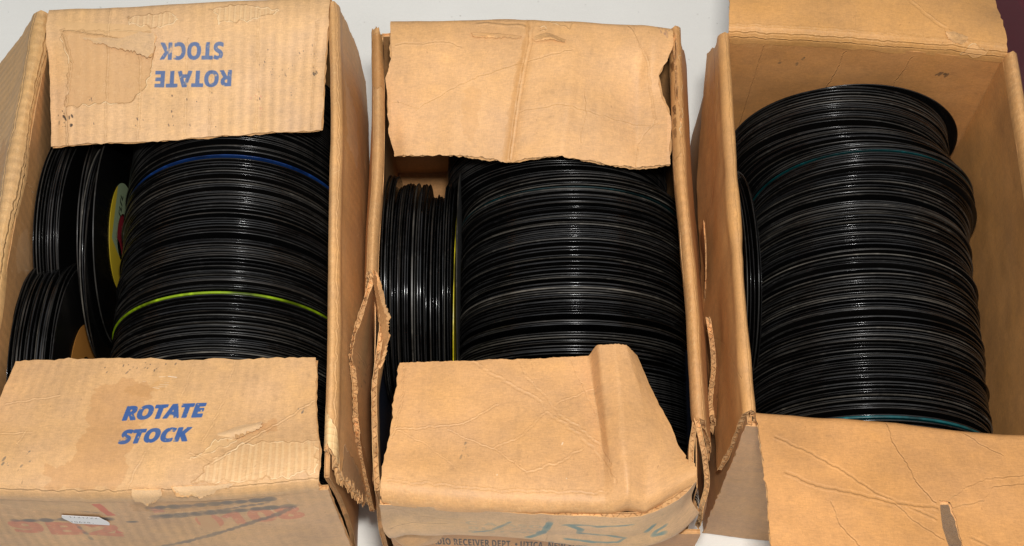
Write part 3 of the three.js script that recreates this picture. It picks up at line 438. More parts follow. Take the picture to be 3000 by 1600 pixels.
  // the flap's front end splits off and curls outwards
  board(box, 'flap_end', {
    rows: [[[0.1196, 0.2205, 0.148], [0.1238, 0.207, 0.1585], [0.1272, 0.195, 0.17], [0.1288, 0.183, 0.183], [0.1262, 0.17, 0.1935]], [[0.1226, 0.19, 0.148], [0.1268, 0.18, 0.1585], [0.1298, 0.17, 0.17], [0.131, 0.158, 0.183], [0.1282, 0.148, 0.1935]], [[0.1275, 0.13, 0.147], [0.1312, 0.125, 0.1575], [0.134, 0.12, 0.169], [0.134, 0.115, 0.181], [0.1305, 0.11, 0.1905]]],
    up: [1, 0.3, 0], torn: { b: 0.0014, r: 0.0025, t: 0.002 }, flute: 'br', nu: 100, nv: 60, seed: 41, mat: kraft(0.06, 0.1, { seed: 41, tone: [192, 142, 90], paint: (k) => k.torn([[0.5, 0], [1, 0], [1, 0.5], [0.7, 0.4]], '168,122,78', { a: 0.6 }) }),
  });
  const curl = (rows, seed, t = 0.0005) => board(box, 'torn_paper', { rows, t, nu: 36, nv: 8, seed, torn: { l: 0.001, r: 0.001, t: 0.0012, b: 0.0005 }, wave: 0.0014, mat: edgeKraft });
  curl([[[-0.0299, 0.2232, -0.1519], [-0.0111, 0.2236, -0.1505], [0.007, 0.2232, -0.1491]], [[-0.0296, 0.2245, -0.1505], [-0.0111, 0.2252, -0.149], [0.0067, 0.2245, -0.148]], [[-0.0293, 0.2238, -0.149], [-0.0111, 0.2243, -0.1472], [0.0064, 0.2238, -0.1465]]], 391);
  curl([[[0.0147, 0.222, -0.1484], [0.0256, 0.2228, -0.152], [0.0403, 0.222, -0.1466]], [[0.0167, 0.223, -0.1444], [0.0284, 0.2245, -0.1458], [0.0387, 0.223, -0.143]]], 392);
  // front wall: upper part bulges and is crushed back under itself; a printed lower part stands below
  const upMat = kraft(0.21, 0.075, {
    seed: 42, tone: [203, 164, 122], fluteAmp: 0.008, patch: 0.1, paint: (k) => {
      const blue = '104,128,130';
      k.band([[0.1, 0.75], [0.9, 0.7]], 0.02, '232,206,178', 0.16); k.crease([[0.03, 0.9], [0.12, 0.78], [0.25, 0.74]], { light: 0.2, depth: 0.6 }); k.crease([[0.02, 0.5], [0.1, 0.62], [0.2, 0.66]], { light: 0.15, depth: 0.5 }); k.crease([[0.5, 0.98], [0.505, 0.5], [0.5, 0.2]], { light: 0.25, depth: 0.6 }); k.crease([[0.82, 0.6], [0.92, 0.72], [1, 0.78]], { light: 0.2, depth: 0.4 });
      k.text('C A ASO', 0.37, 0.7, 0.0052, { color: blue, a: 0.45, wide: 1.9, heavy: 0.02, wear: 0.5 }); k.text('BLU ON', 0.37, 0.595, 0.0045, { color: blue, a: 0.4, wide: 2.1, heavy: 0.02, wear: 0.55 }); k.text('ANTWH', 0.37, 0.5, 0.0045, { color: blue, a: 0.4, wide: 2.2, heavy: 0.02, wear: 0.5 });
      k.marker([[0.27, 0.46], [0.33, 0.55], [0.39, 0.78]], 0.0035, blue, 0.6); k.marker([[0.51, 0.82], [0.495, 0.62], [0.475, 0.45], [0.44, 0.34]], 0.0062, '100,130,128', 0.62);
      k.marker([[0.55, 0.76], [0.66, 0.77], [0.76, 0.84]], 0.0038, '100,130,128', 0.62); k.marker([[0.57, 0.75], [0.605, 0.66], [0.6, 0.54]], 0.0058, '100,130,128', 0.62); k.marker([[0.6, 0.54], [0.69, 0.54], [0.745, 0.5], [0.72, 0.42], [0.64, 0.38], [0.56, 0.4]], 0.0034, '100,130,128', 0.62);
      k.marker([[0.835, 0.66], [0.81, 0.57]], 0.0055, '100,130,128', 0.62); k.marker([[0.88, 0.55], [0.845, 0.52], [0.83, 0.46], [0.87, 0.44]], 0.0045, '100,130,128', 0.58);
      k.text('ic radio', 0.66, 0.25, 0.0066, { color: '66,82,96', a: 0.7, wide: 2.0, heavy: 0.06, wear: 0.3 });
    },
  });
  const fw = [[-0.0828, 0, 0.1985], [-0.039, 0, 0.2025], [0.0005, 0, 0.2052], [0.045, 0, 0.2066], [0.0815, 0, 0.2066], [0.105, 0, 0.1957], [0.1168, 0, 0.184]];
  board(box, 'front_wall', {
    rows: [off(fw, 0, 0.214, 0.0045), off(fw, -0.0002, 0.205, 0.0055), off(fw, 0, 0.18, 0.008), fw.map((p, i) => [p[0] + [0.0035, 0, 0, 0, 0, 0.004, 0.0075][i], 0.162, p[2] + 0.0075 + i * 0.0004]), fw.map((p, i) => [p[0] + [0.004, 0, 0, 0, 0, 0.004, 0.008][i], 0.156, p[2] + 0.005]), fw.map((p, i) => [p[0] + 0.003, 0.152, p[2] - 0.004])].reverse(),
    up: [0, 0, 1], mat: upMat, seed: 42, torn: { t: 0.0012 }, flute: 't', nu: 90, wave: 0.0013, label: 'crushed upper part of the front face with faded blue pen marks',
    lift: (u, v) => 0.003 * Math.sin(u * 7 + (1 - v) * 3) * sstep(0.7, 0.3, v) + 0.0025 * sstep(0.06, 0, u),
  });
  const lowMat = kraft(0.215, 0.15, { seed: 43, tone: [184, 132, 82], patch: 0.09, paint: (k) => { k.text('RADIO RECEIVER DEPT. \u2022 UTICA, NEW YORK \u2022 MADE IN U.S.A.', 0.49, 0.775, 0.0165, { color: '30,28,30', a: 0.97, wide: 0.245, heavy: 0.02, wear: 0.08 }); k.stainOrShade([[0.1, 0.8], [0.165, 0.8], [0.17, 0.92], [0.15, 0.95]], '184,132,82', 0.9, 0.002); k.crease([[0, 0.94], [0.14, 0.8], [0.2, 0.5]], { light: 0.3, depth: 0.8 }); } });
  const lw = [[-0.0835, 0, 0.1988], [0.02, 0, 0.2035], [0.1255, 0, 0.2052]];
  board(box, 'front_panel', { rows: [off(lw, -0.001, 0.002, 0.0005), off(lw, 0.0, 0.075, 0.001), off(lw, 0, 0.1515, 0.0005)], up: [0, 0, 1], mat: lowMat, seed: 43, label: 'lower front panel with dark print along its top' });
  board(box, 'crushed_corner', { rows: [[[-0.081, 0.1535, 0.2045], [-0.068, 0.154, 0.2075], [-0.052, 0.153, 0.2055]], [[-0.0835, 0.142, 0.2015], [-0.07, 0.138, 0.2105], [-0.05, 0.146, 0.2045]], [[-0.083, 0.125, 0.2], [-0.066, 0.125, 0.2065], [-0.05, 0.128, 0.2035]]], up: [0, 0, 1], t: 0.0012, seed: 44, torn: { b: 0.001, r: 0.003, t: 0.002 }, wave: 0.002, mat: kraft(0.035, 0.03, { seed: 44, tone: [200, 152, 100] }) });
  // end flaps
  const bMat = kraft(0.21, 0.125, {
    seed: 45, tone: [209, 160, 106], fluteAmp: 0.008, patch: 0.06, paint: (k) => {
      k.stainOrShade([[0.27, 0.6], [0.33, 0.6], [0.33, 0.86], [0.3, 0.9], [0.27, 0.85]], '196,142,82', 0.28, 0.003); k.stainOrShade([[0.46, 0.1], [0.475, 0.1], [0.475, 0.99], [0.44, 0.99]], '182,126,68', 0.3, 0.002);
      k.band([[0, 0.05], [1, 0.05]], 0.01, '240,200,148', 0.3); k.crease([[0, 0.11], [0.5, 0.1], [1, 0.12]], { light: 0.25, depth: 0.5 });
      k.crease([[0.02, 0.31], [0.2, 0.3], [0.25, 0.34]], { light: 0.5, depth: 0.5 }); k.crease([[0.1, 0.72], [0.2, 0.62], [0.3, 0.53], [0.46, 0.43], [0.64, 0.35]], { light: 0.3, depth: 0.5 }); k.crease([[0.01, 0.67], [0.1, 0.71]], { light: 0.35, depth: 0.4 }); k.crease([[0.48, 0.72], [0.6, 0.69], [0.75, 0.72], [0.97, 0.75]], { light: 0.4, depth: 0.4 });
      k.crease([[0.478, 0.08], [0.48, 0.5], [0.478, 0.99]], { light: 0.35, depth: 1, width: 0.002, amp: 0.0004 }); k.crease([[0.84, 0.15], [0.92, 0.4], [0.96, 0.72], [0.9, 0.85], [0.89, 0.99]], { light: 0.45, depth: 0.7 }); k.crease([[0.7, 0.9], [0.71, 0.72], [0.7, 0.6]], { light: 0.35, depth: 0.4 });
      k.crease([[0.3, 0.17], [0.46, 0.19]], { light: 0.5, depth: 0.9, width: 0.0015 });
      k.torn([[0.55, 0.16], [0.58, 0.13], [0.64, 0.18], [0.62, 0.2]], '216,168,112', { a: 0.5, dip: 0.1 }); k.torn([[0.51, 0.2], [0.535, 0.2], [0.53, 0.225], [0.51, 0.22]], '206,154,98', { a: 0.5 }); k.specks(40, '90,56,30', 0.3, 2); k.specks(6, '84,60,80', 0.3, 6, [0.95, 0.14, 0.99, 0.22]);
    },
  });
  const bh = [[-0.0904, 0, -0.1655], [-0.038, 0, -0.167], [0.0154, 0, -0.168], [0.045, 0, -0.1668], [0.097, 0, -0.1628], [0.1185, 0, -0.1595]];
  board(box, 'back_flap', {
    rows: [off(bh, 0, 0.205, -0.0002), off(bh, 0, 0.216, 0), off(bh, 0.0003, 0.2215, 0.0035), off(bh, 0.0004, 0.2222, 0.012), [[-0.0893, 0.21, -0.112], [-0.04, 0.2125, -0.1115], [0.008, 0.2095, -0.111], [0.042, 0.2145, -0.1105], [0.0925, 0.2035, -0.107], [0.1145, 0.2095, -0.106]], [[-0.0881, 0.191, -0.0654], [-0.043, 0.194, -0.0635], [0.0006, 0.19, -0.0605], [0.036, 0.196, -0.0615], [0.0915, 0.1865, -0.0565], [0.1122, 0.192, -0.0555]]],
    mat: bMat, back: plainKraft, seed: 45, folded: true, torn: { t: 0.0011, l: 0.0012, r: 0.0012 }, flute: 't', nu: 130, wave: 0.0011,
    R: (v) => 1 - 0.038 * Math.exp(-(((v - 0.47) / 0.13) ** 2)) + 0.012 * sstep(0.55, 0.8, v),
    L: (v) => -0.015 * sstep(0.4, 0.55, v) + 0.02 * sstep(0.7, 1, v), lift: (u, v) => -0.002 * Math.exp(-(((u - 0.478) / 0.015) ** 2)) * sstep(0.1, 0.3, v) - 0.003 * sstep(0.06, 0, u) * sstep(0.7, 1, v) + 0.003 * Math.exp(-(((u - 0.93) / 0.03) ** 2)) * sstep(0.1, 0.3, v) * sstep(0.6, 0.4, v),
  });
  const fMat = kraft(0.205, 0.125, {
    seed: 46, tone: [207, 156, 102], fluteAmp: 0.008, patch: 0.06, paint: (k) => {
      k.band([[0, 0.06], [0.74, 0.06]], 0.014, '242,202,146', 0.34); k.crease([[0.02, 0.155], [0.4, 0.15], [0.7, 0.15]], { light: 0.3, depth: 0.5 });
      k.crease([[0.28, 0.99], [0.38, 0.84], [0.5, 0.7], [0.52, 0.62], [0.62, 0.46], [0.7, 0.3], [0.74, 0.2]], { light: 0.3, depth: 0.7, width: 0.0016 }); k.crease([[0.43, 0.99], [0.46, 0.86], [0.52, 0.73], [0.56, 0.6], [0.64, 0.48], [0.73, 0.3]], { light: 0.4, depth: 0.7, width: 0.0014 });
      k.crease([[0.02, 0.51], [0.15, 0.52], [0.25, 0.54], [0.36, 0.67]], { light: 0.5, depth: 0.7 }); k.crease([[0.2, 0.5], [0.26, 0.44], [0.36, 0.36], [0.45, 0.24], [0.55, 0.3], [0.63, 0.38]], { light: 0.42, depth: 0.6 }); k.crease([[0.35, 0.38], [0.44, 0.46], [0.5, 0.59], [0.52, 0.62]], { light: 0.35, depth: 0.5 }); k.crease([[0.56, 0.68], [0.65, 0.75], [0.71, 0.78]], { light: 0.35, depth: 0.4 }); k.crease([[0.03, 0.5], [0.12, 0.42], [0.22, 0.25]], { light: 0.35, depth: 0.45 }); k.crease([[0.62, 0.99], [0.65, 0.8], [0.68, 0.6]], { light: 0.35, depth: 0.6 }); k.crease([[0.475, 0.98], [0.49, 0.85]], { light: 0.3, depth: 0.5 });
      k.crease([[0.02, 0.96], [0.03, 0.7], [0.012, 0.45]], { light: 0.3, depth: 0.7 });
      
      k.specks(9, '70,64,60', 0.35, 4, [0.24, 0.3, 0.27, 0.42]); k.specks(36, '96,62,34', 0.3, 2); k.specks(3, '250,246,240', 0.9, 2.4, [0.3, 0.2, 0.8, 0.5]);
    },
  });
  const fh = [[-0.0819, 0, 0.198], [-0.039, 0, 0.2013], [0.0005, 0, 0.2039], [0.0572, 0, 0.2051], [0.0633, 0, 0.2055], [0.0714, 0, 0.2055], [0.0829, 0, 0.2088], [0.1155, 0, 0.1905]];
  const k8 = (hs, dz) => fh.map((p, i) => [p[0], hs[i], p[2] + dz[i]]);
  board(box, 'front_flap', {
    rows: [k8([0.211, 0.211, 0.211, 0.211, 0.212, 0.213, 0.213, 0.2135], [0.0055, 0.0062, 0.0062, 0.006, 0.005, 0.003, 0.0012, -0.0005]), k8([0.218, 0.218, 0.218, 0.218, 0.219, 0.222, 0.2185, 0.217], [0.004, 0.0048, 0.0048, 0.0045, 0.004, 0.002, 0, -0.0025]), k8([0.2222, 0.2222, 0.2222, 0.2222, 0.224, 0.228, 0.2222, 0.2185], [-0.001, 0, 0, 0, 0, -0.001, -0.004, -0.004]), k8([0.2225, 0.2225, 0.2225, 0.222, 0.226, 0.2305, 0.2232, 0.2185], [-0.009, -0.009, -0.009, -0.009, -0.009, -0.009, -0.011, -0.008]),
      [[-0.0799, 0.216, 0.1684], [-0.0399, 0.217, 0.1688], [0.0005, 0.216, 0.1684], [0.0574, 0.2145, 0.1681], [0.0611, 0.2225, 0.1709], [0.0695, 0.229, 0.1733], [0.0844, 0.222, 0.1709], [0.1097, 0.214, 0.1708]], [[-0.0772, 0.209, 0.1361], [-0.0409, 0.21, 0.1361], [0.0005, 0.208, 0.1357], [0.0551, 0.206, 0.134], [0.0595, 0.217, 0.1368], [0.0693, 0.223, 0.1364], [0.084, 0.216, 0.1365], [0.0963, 0.208, 0.1361]], [[-0.0752, 0.2, 0.1025], [-0.042, 0.201, 0.1019], [0.0005, 0.2, 0.1004], [0.0511, 0.2, 0.0976], [0.0562, 0.214, 0.0958], [0.0672, 0.219, 0.0966], [0.0752, 0.216, 0.0961], [0.0829, 0.207, 0.1]]],
    mat: fMat, seed: 46, nu: 140, folded: true, torn: { t: 0.0006, r: 0.0015, l: 0.001 }, flute: 'l', wave: 0.001,
  });
}

// ================================================================ RIGHT CARTON: wide open, flaps folded back
{
  const box = thing('cardboard_carton', 'wide-open plain carton at the right with its flaps folded outwards', 'carton', [0.262, 0, 0.0]);
  const rimB = [[0.1612, 0, -0.1553], [0.215, 0, -0.152], [0.27, 0, -0.1475], [0.325, 0, -0.1425], [0.3644, 0, -0.1366]];
  const rimF = [[0.1566, 0, 0.1448], [0.21, 0, 0.1492], [0.255, 0, 0.1532], [0.3, 0, 0.1573], [0.3512, 0, 0.1617]];
  const rimL = [[0.1612, 0, -0.155], [0.1592, 0, -0.06], [0.1578, 0, 0.03], [0.1566, 0, 0.145]];
  const rimR = [[0.3644, 0, -0.137], [0.3628, 0, -0.09], [0.3612, 0, -0.04], [0.357, 0, 0.05], [0.3512, 0, 0.161]];
  const tone = [194, 143, 88];
  board(box, 'bottom_panel', { rows: [[[0.156, 0.006, -0.154], [0.37, 0.006, -0.136]], [[0.152, 0.006, 0.155], [0.352, 0.006, 0.172]]], wave: 0.0003 });
  const bw = kraft(0.21, 0.215, { seed: 51, tone: [199, 141, 84], fluteAmp: 0.006, paint: (k) => { k.crease([[0.14, 0.1], [0.13, 0.5], [0.135, 0.98]], { light: 0.12, depth: 0.8, amp: 0.0004 }); k.crease([[0.43, 0.97], [0.42, 0.8], [0.4, 0.66], [0.41, 0.4]], { light: 0.5, depth: 0.9 }); k.crease([[0.67, 0.97], [0.65, 0.8], [0.64, 0.6], [0.62, 0.4]], { light: 0.4, depth: 0.7 }); k.specks(5, '60,52,44', 0.6, 7, [0.78, 0.86, 0.83, 0.88]); k.specks(5, '80,74,60', 0.4, 6, [0.2, 0.86, 0.3, 0.93]); k.band([[0, 0.985], [0.2, 0.98]], 0.008, '232,186,126', 0.4); } });
  board(box, 'back_wall', { rows: [off(rimB, 0, 0.002, -0.003).map((p, i) => (i === 4 ? [p[0] + 0.006, p[1], p[2]] : p)), off(rimB, 0, 0.1, -0.002).map((p, i) => (i === 4 ? [p[0] + 0.006, p[1], p[2]] : p)), off(rimB, 0, 0.209, 0).map((p, i) => (i === 4 ? [p[0] + 0.003, p[1], p[2]] : p))], up: [0, 0, 1], mat: bw, seed: 51, wave: 0.001 });
  const rw = kraft(0.3, 0.215, { seed: 52, tone: [198, 141, 82], flute: 'x', fluteAmp: 0.005, patch: 0.08, paint: (k) => { k.scuffs(160, '226,188,138', 0.2, 0.02, 1.57, [0, 0, 1, 0.9]); k.scuffs(120, '130,86,44', 0.2, 0.02, 1.57, [0, 0, 1, 0.9]); } });
  board(box, 'right_wall', { rows: [bow(rimR, 0.004, 0.002), bow(rimR, 0.009, 0.1), bow(rimR, 0.005, 0.17), bow(rimR, 0, 0.21)], up: [-1, 0, 0], mat: rw, seed: 52 });
  const lwM = kraft(0.3, 0.215, { seed: 53, tone: [188, 144, 100], fluteAmp: 0.012 });
  board(box, 'left_wall', { rows: [[[0.151, 0.002, -0.156], [0.1475, 0.002, -0.05], [0.146, 0.002, 0.05], [0.1492, 0.002, 0.163]], [[0.152, 0.1, -0.156], [0.147, 0.1, -0.05], [0.146, 0.1, 0.05], [0.1502, 0.1, 0.157]], [[0.1565, 0.209, -0.156], [0.155, 0.209, -0.05], [0.1535, 0.209, 0.05], [0.1522, 0.209, 0.149]]], up: [-1, 0, 0], mat: lwM, seed: 53 });
  const fwM = kraft(0.21, 0.21, { seed: 54, tone: [192, 150, 108], fluteAmp: 0.012, paint: (k) => { k.scuffs(80, '226,188,140', 0.35, 0.012, 1.1, [0, 0, 0.1, 0.9]); } });
  board(box, 'front_wall', { rows: [[[0.1492, 0.002, 0.1633], [0.25, 0.002, 0.1745], [0.354, 0.002, 0.181]], [[0.1504, 0.1, 0.157], [0.25, 0.1, 0.169], [0.354, 0.1, 0.176]], [[0.1523, 0.207, 0.1494], [0.252, 0.207, 0.1578], [0.354, 0.207, 0.1662]]], up: [0, 0, 1], mat: fwM, seed: 54, flute: 'b', torn: { b: 0.0007, l: 0.0008 } });
  const ridge = (k, v, a = 0.42) => { k.band([[0, v], [1, v]], 0.011, '246,206,148', a); k.crease([[0, v + 0.05], [0.5, v + 0.055], [1, v + 0.05]], { light: 0.35, depth: 0.6 }); };
  board(box, 'back_flap', {
    rows: [off(rimB, 0, 0.207, 0.0004), off(rimB, 0, 0.2155, 0.0002), off(rimB, 0.0002, 0.2212, -0.003), off(rimB, 0.0006, 0.2222, -0.0095), rimB.map((p, i) => [p[0] + 0.004, [0.2215, 0.222, 0.2215, 0.218, 0.209][i], p[2] - 0.05]), rimB.map((p, i) => [p[0] + 0.007, [0.218, 0.219, 0.219, 0.212, 0.197][i], p[2] - 0.1])],
    seed: 55, torn: { b: 0.0012, r: 0.0012, l: 0.0006 }, wave: 0.0011,
    mat: kraft(0.21, 0.125, { seed: 55, tone: [203, 149, 88], fluteAmp: 0.008, paint: (k) => { k.band([[0, 0.1], [1, 0.1]], 0.02, '248,206,148', 0.42); for (const v of [0.06, 0.1, 0.15]) k.crease([[0, v], [0.3, v + 0.006], [0.7, v - 0.004], [1, v]], { light: 0.4, depth: 0.7, width: 0.0009 }); k.crease([[0.55, 0.62], [0.64, 0.48], [0.7, 0.35], [0.78, 0.22], [0.86, 0.13]], { light: 0.6, depth: 1, width: 0.002 }); k.crease([[0.42, 0.5], [0.46, 0.3], [0.455, 0.18]], { light: 0.2, depth: 0.4 }); k.torn([[0.84, 0.04], [0.9, 0.02], [0.93, 0.08], [0.88, 0.13]], '226,174,114', { a: 0.7 }); k.specks(30, '90,56,30', 0.3, 2); } }),
  });
  board(box, 'torn_paper', { rows: [[[0.3205, 0.2232, -0.1512], [0.3276, 0.2236, -0.1508], [0.3361, 0.223, -0.1476]], [[0.3218, 0.223, -0.1488], [0.3286, 0.2236, -0.1475], [0.3356, 0.2228, -0.1465]], [[0.3227, 0.2215, -0.1466], [0.3296, 0.2205, -0.1446], [0.335, 0.2212, -0.1452]]], t: 0.0006, nu: 36, nv: 10, seed: 551, torn: { l: 0.001, r: 0.001, t: 0.0014, b: 0.001 }, wave: 0.0014, mat: edgeKraft });
  board(box, 'left_flap', {
    rows: [off(rimL, 0.0002, 0.209, 0), off(rimL, -0.0002, 0.217, 0), off(rimL, -0.0032, 0.2215, 0), off(rimL, -0.0068, 0.219, 0), off(rimL, -0.0085, 0.207, 0), [[0.1526, 0.192, -0.162], [0.1485, 0.168, -0.066], [0.1465, 0.163, 0.03], [0.1475, 0.162, 0.147]], [[0.1516, 0.178, -0.168], [0.1443, 0.13, -0.08], [0.143, 0.121, 0.03], [0.1448, 0.122, 0.151]]],
    up: [-1, 1, 0], seed: 56, torn: { l: 0.0006, r: 0.001, t: 0.0008 }, flute: 'r', L: (v) => 0.006, wave: 0.0012,
    mat: kraft(0.3, 0.12, { seed: 56, tone: [200, 148, 91], fluteAmp: 0.008, paint: (k) => { ridge(k, 0.08, 0.45); k.crease([[0.12, 0.3], [0.24, 0.5], [0.3, 0.55]], { light: 0.7, depth: 0.6, width: 0.0014 }); k.crease([[0.32, 0.5], [0.42, 0.72], [0.5, 0.9]], { light: 0.6, depth: 0.6, width: 0.0012 }); k.crease([[0.28, 0.2], [0.35, 0.45], [0.42, 0.6]], { light: 0.3, depth: 0.5 }); k.crease([[0.68, 0.95], [0.76, 0.62], [0.84, 0.4], [0.92, 0.2]], { light: 0.5, depth: 0.8 }); k.crease([[0.88, 0.9], [0.9, 0.4]], { light: 0.3, depth: 0.3 }); } }),
  });
  board(box, 'right_flap', {
    rows: [off(rimR, -0.0002, 0.209, 0), off(rimR, 0.0003, 0.217, 0), off(rimR, 0.0034, 0.2215, 0), off(rimR, 0.0072, 0.2185, 0), off(rimR, 0.0095, 0.206, 0), off(rimR, 0.022, 0.165, 0.004), off(rimR, 0.034, 0.118, 0.008)],
    up: [1, 1, 0], seed: 57, torn: { l: 0.0015, r: 0.001, t: 0.001 }, mat: kraft(0.3, 0.125, { seed: 57, tone: [204, 152, 96], paint: (k) => ridge(k, 0.085, 0.45) }),
  });
  const ffMat = kraft(0.2, 0.135, {
    seed: 58, tone: [200, 144, 86], fluteAmp: 0.007, patch: 0.06, paint: (k) => {
      k.band([[0, 0.1], [0.25, 0.09]], 0.012, '240,196,136', 0.25); k.crease([[0.05, 0.24], [0.15, 0.31], [0.25, 0.4], [0.34, 0.5], [0.42, 0.55], [0.52, 0.62]], { light: 0.5, depth: 0.7, width: 0.0013 }); k.crease([[0.07, 0.44], [0.16, 0.5], [0.26, 0.52], [0.38, 0.55], [0.53, 0.56]], { light: 0.62, depth: 0.8, width: 0.0016 });
      k.crease([[0.42, 0.11], [0.43, 0.22], [0.46, 0.32], [0.48, 0.42], [0.53, 0.53]], { light: 0.25, depth: 0.9 }); k.crease([[0.56, 0.53], [0.63, 0.44], [0.7, 0.38], [0.85, 0.33]], { light: 0.45, depth: 0.6 }); k.crease([[0.58, 0.55], [0.68, 0.5], [0.72, 0.42], [0.9, 0.36]], { light: 0.45, depth: 0.6 }); k.crease([[0.62, 0.7], [0.7, 0.76], [0.8, 0.86], [0.9, 0.96]], { light: 0.5, depth: 0.6, width: 0.0014 }); k.crease([[0.2, 0.58], [0.22, 0.7], [0.28, 0.82], [0.32, 0.96]], { light: 0.3, depth: 0.7 }); k.crease([[0.67, 0.12], [0.72, 0.18], [0.78, 0.23]], { light: 0.4, depth: 0.5 });
      k.crease([[0.4, 0.56], [0.45, 0.64], [0.53, 0.72]], { light: 0.4, depth: 0.5 }); k.specks(30, '110,70,36', 0.3, 2);
    },
  });
  board(box, 'front_flap', {
    rows: [off(rimF, 0, 0.207, -0.0003), off(rimF, 0, 0.2155, -0.0002), off(rimF, -0.0002, 0.2215, 0.003), off(rimF, -0.0004, 0.2235, 0.0095), rimF.map((p, i) => [p[0] - [0.002, 0.003, 0.003, 0.003, 0.003][i], [0.2385, 0.2395, 0.239, 0.238, 0.237][i], p[2] + 0.058]), rimF.map((p, i) => [p[0] - 0.0042, [0.257, 0.2575, 0.257, 0.256, 0.255][i], p[2] + 0.118])],
    seed: 58, nu: 76, nv: 48, torn: { l: 0.0009, b: 0.0006, r: 0.0006, t: 0.0008 }, flute: 'l', wave: 0.0012, mat: ffMat,
    hole: { i0: 39, i1: 43, j0: 25, j1: 46, ul: (r) => lerp(0.515, 0.533 + 0.004 * vnoise(r * 60, 3), sstep(0.3, 0.52, r)) + 0.012 * (r - 0.5) * 2 + 0.006 * sstep(0.6, 0.53, r) * (r > 0.5 ? 1 : 0), ur: (r) => lerp(0.61, 0.58 + 0.003 * vnoise(r * 70, 9), sstep(0.3, 0.52, r)) + 0.012 * (r - 0.5) * 2 - 0.008 * sstep(0.6, 0.53, r) * (r > 0.5 ? 1 : 0) },
  });
}

// ================================================================ THE RECORDS
const RR = 0.0875;
// one half of a disc's outline [radius, half thickness in mm]; 'edge' starts where the rim bead turns over
function disc(edgeShape, segs = 224) {
  const half = [[0.019, 0.5], [0.044, 0.62], [0.0462, 0.4], [0.083, 0.36], [0.0848, 0.48]], rim = edgeShape.map(([dr, z]) => [RR - dr / 1000, z]);
  const top = [...half, ...rim], line = [...top.map(([r, z]) => [r, z / 1000]), ...top.slice(0, rim[rim.length - 1][1] === 0 ? -1 : undefined).reverse().map(([r, z]) => [r, -z / 1000])];
  line.push([line[0][0], line[0][1]]);
  const nBody = half.length + 1, n = line.length, P = [], body = [], rimI = [];
  for (let j = 0; j < n; j++) for (let i = 0; i <= segs; i++) { const a = i / segs * Math.PI * 2; P.push(Math.sin(a) * line[j][0], Math.cos(a) * line[j][0], line[j][1]); }
  for (let j = 0; j + 1 < n; j++) { const isBody = j < nBody || j >= n - 1 - nBody - 1, I = isBody ? body : rimI; for (let i = 0; i < segs; i++) { const A = j * (segs + 1) + i, B = A + 1, C = A + segs + 1, D = C + 1; I.push(A, C, B, B, C, D); } }
  const g = new THREE.BufferGeometry(); g.setAttribute('position', new THREE.Float32BufferAttribute(P, 3)); g.setIndex([...body, ...rimI]); g.computeVertexNormals();
  // close the normals at the seam
  const N = g.attributes.normal; for (let j = 0; j < n; j++) { const a = j * (segs + 1), b = a + segs, x = N.getX(a) + N.getX(b), y = N.getY(a) + N.getY(b), z = N.getZ(a) + N.getZ(b), l = Math.hypot(x, y, z) || 1; for (const k of [a, b]) N.setXYZ(k, x / l, y / l, z / l); }
  const R = rng(edgeShape.length * 31 + Math.round(edgeShape[0][0] * 100)), C = [];   // scuffs and dust along the rim
  const worn = Array.from({ length: segs + 1 }, (_, i) => { const a = (i % segs) / segs * Math.PI * 2; return clamp(0.85 + 0.7 * vnoise(Math.sin(a) * 5 + 9, Math.cos(a) * 5 + edgeShape[0][0] * 7) + (R() < 0.06 ? 0.9 * R() : 0) + 0.4 * (R() - 0.5), 0.3, 2); });
  worn[segs] = worn[0];
  for (let j = 0; j < n; j++) for (let i = 0; i <= segs; i++) { const k = j < half.length || j >= n - half.length - 1 ? 1 : worn[i]; C.push(k, k * 0.98, k * 0.94); }
  g.setAttribute('color', new THREE.Float32BufferAttribute(C, 3));
  g.clearGroups(); g.addGroup(0, body.length, 0); g.addGroup(body.length, rimI.length, 1);
  return g;
}
const rimProfile = (depth, p, tip = 0) => Array.from({ length: 10 }, (_, k) => { const t = k / 9; return [depth * (1 - t ** 0.6), tip + (0.5 - tip) * (1 - (t ** 0.6) ** p) ** (1 / p)]; });
const DISCS = [disc(rimProfile(0.55, 2)), disc(rimProfile(0.9, 1.5)), disc(rimProfile(0.35, 2.6, 0.16)), disc(rimProfile(1.3, 1.25))];   // rounded, pointed, square cut and long bevelled rims
const vinyl = (r, g, b, rough, coat = 0) => new THREE.MeshPhysicalMaterial({ color: new THREE.Color(r, g, b), roughness: rough, clearcoat: coat, clearcoatRoughness: 0.12, vertexColors: true });
const BLACK = [vinyl(0.003, 0.003, 0.0032, 0.2), vinyl(0.0045, 0.0042, 0.004, 0.28), vinyl(0.0038, 0.0034, 0.0032, 0.24)];
const RIMS = [vinyl(0.01, 0.01, 0.0105, 0.15), vinyl(0.018, 0.0175, 0.017, 0.22), vinyl(0.03, 0.028, 0.025, 0.34), vinyl(0.02, 0.0175, 0.015, 0.28), vinyl(0.045, 0.041, 0.035, 0.38), vinyl(0.085, 0.077, 0.065, 0.45)];
const RIM_ODDS = [0.36, 0.62, 0.76, 0.91, 0.985, 1];
const rr = rng(4242);
const pick = () => { const q = rr(); return RIMS[RIM_ODDS.findIndex((x) => q < x)]; };
const ONES = ['', 'first', 'second', 'third', 'fourth', 'fifth', 'sixth', 'seventh', 'eighth', 'ninth', 'tenth', 'eleventh', 'twelfth', 'thirteenth', 'fourteenth', 'fifteenth', 'sixteenth', 'seventeenth', 'eighteenth', 'nineteenth'];
const TENS = { 2: ['twentieth', 'twenty'], 3: ['thirtieth', 'thirty'], 4: ['fortieth', 'forty'], 5: ['fiftieth', 'fifty'], 6: ['sixtieth', 'sixty'], 7: ['seventieth', 'seventy'] };
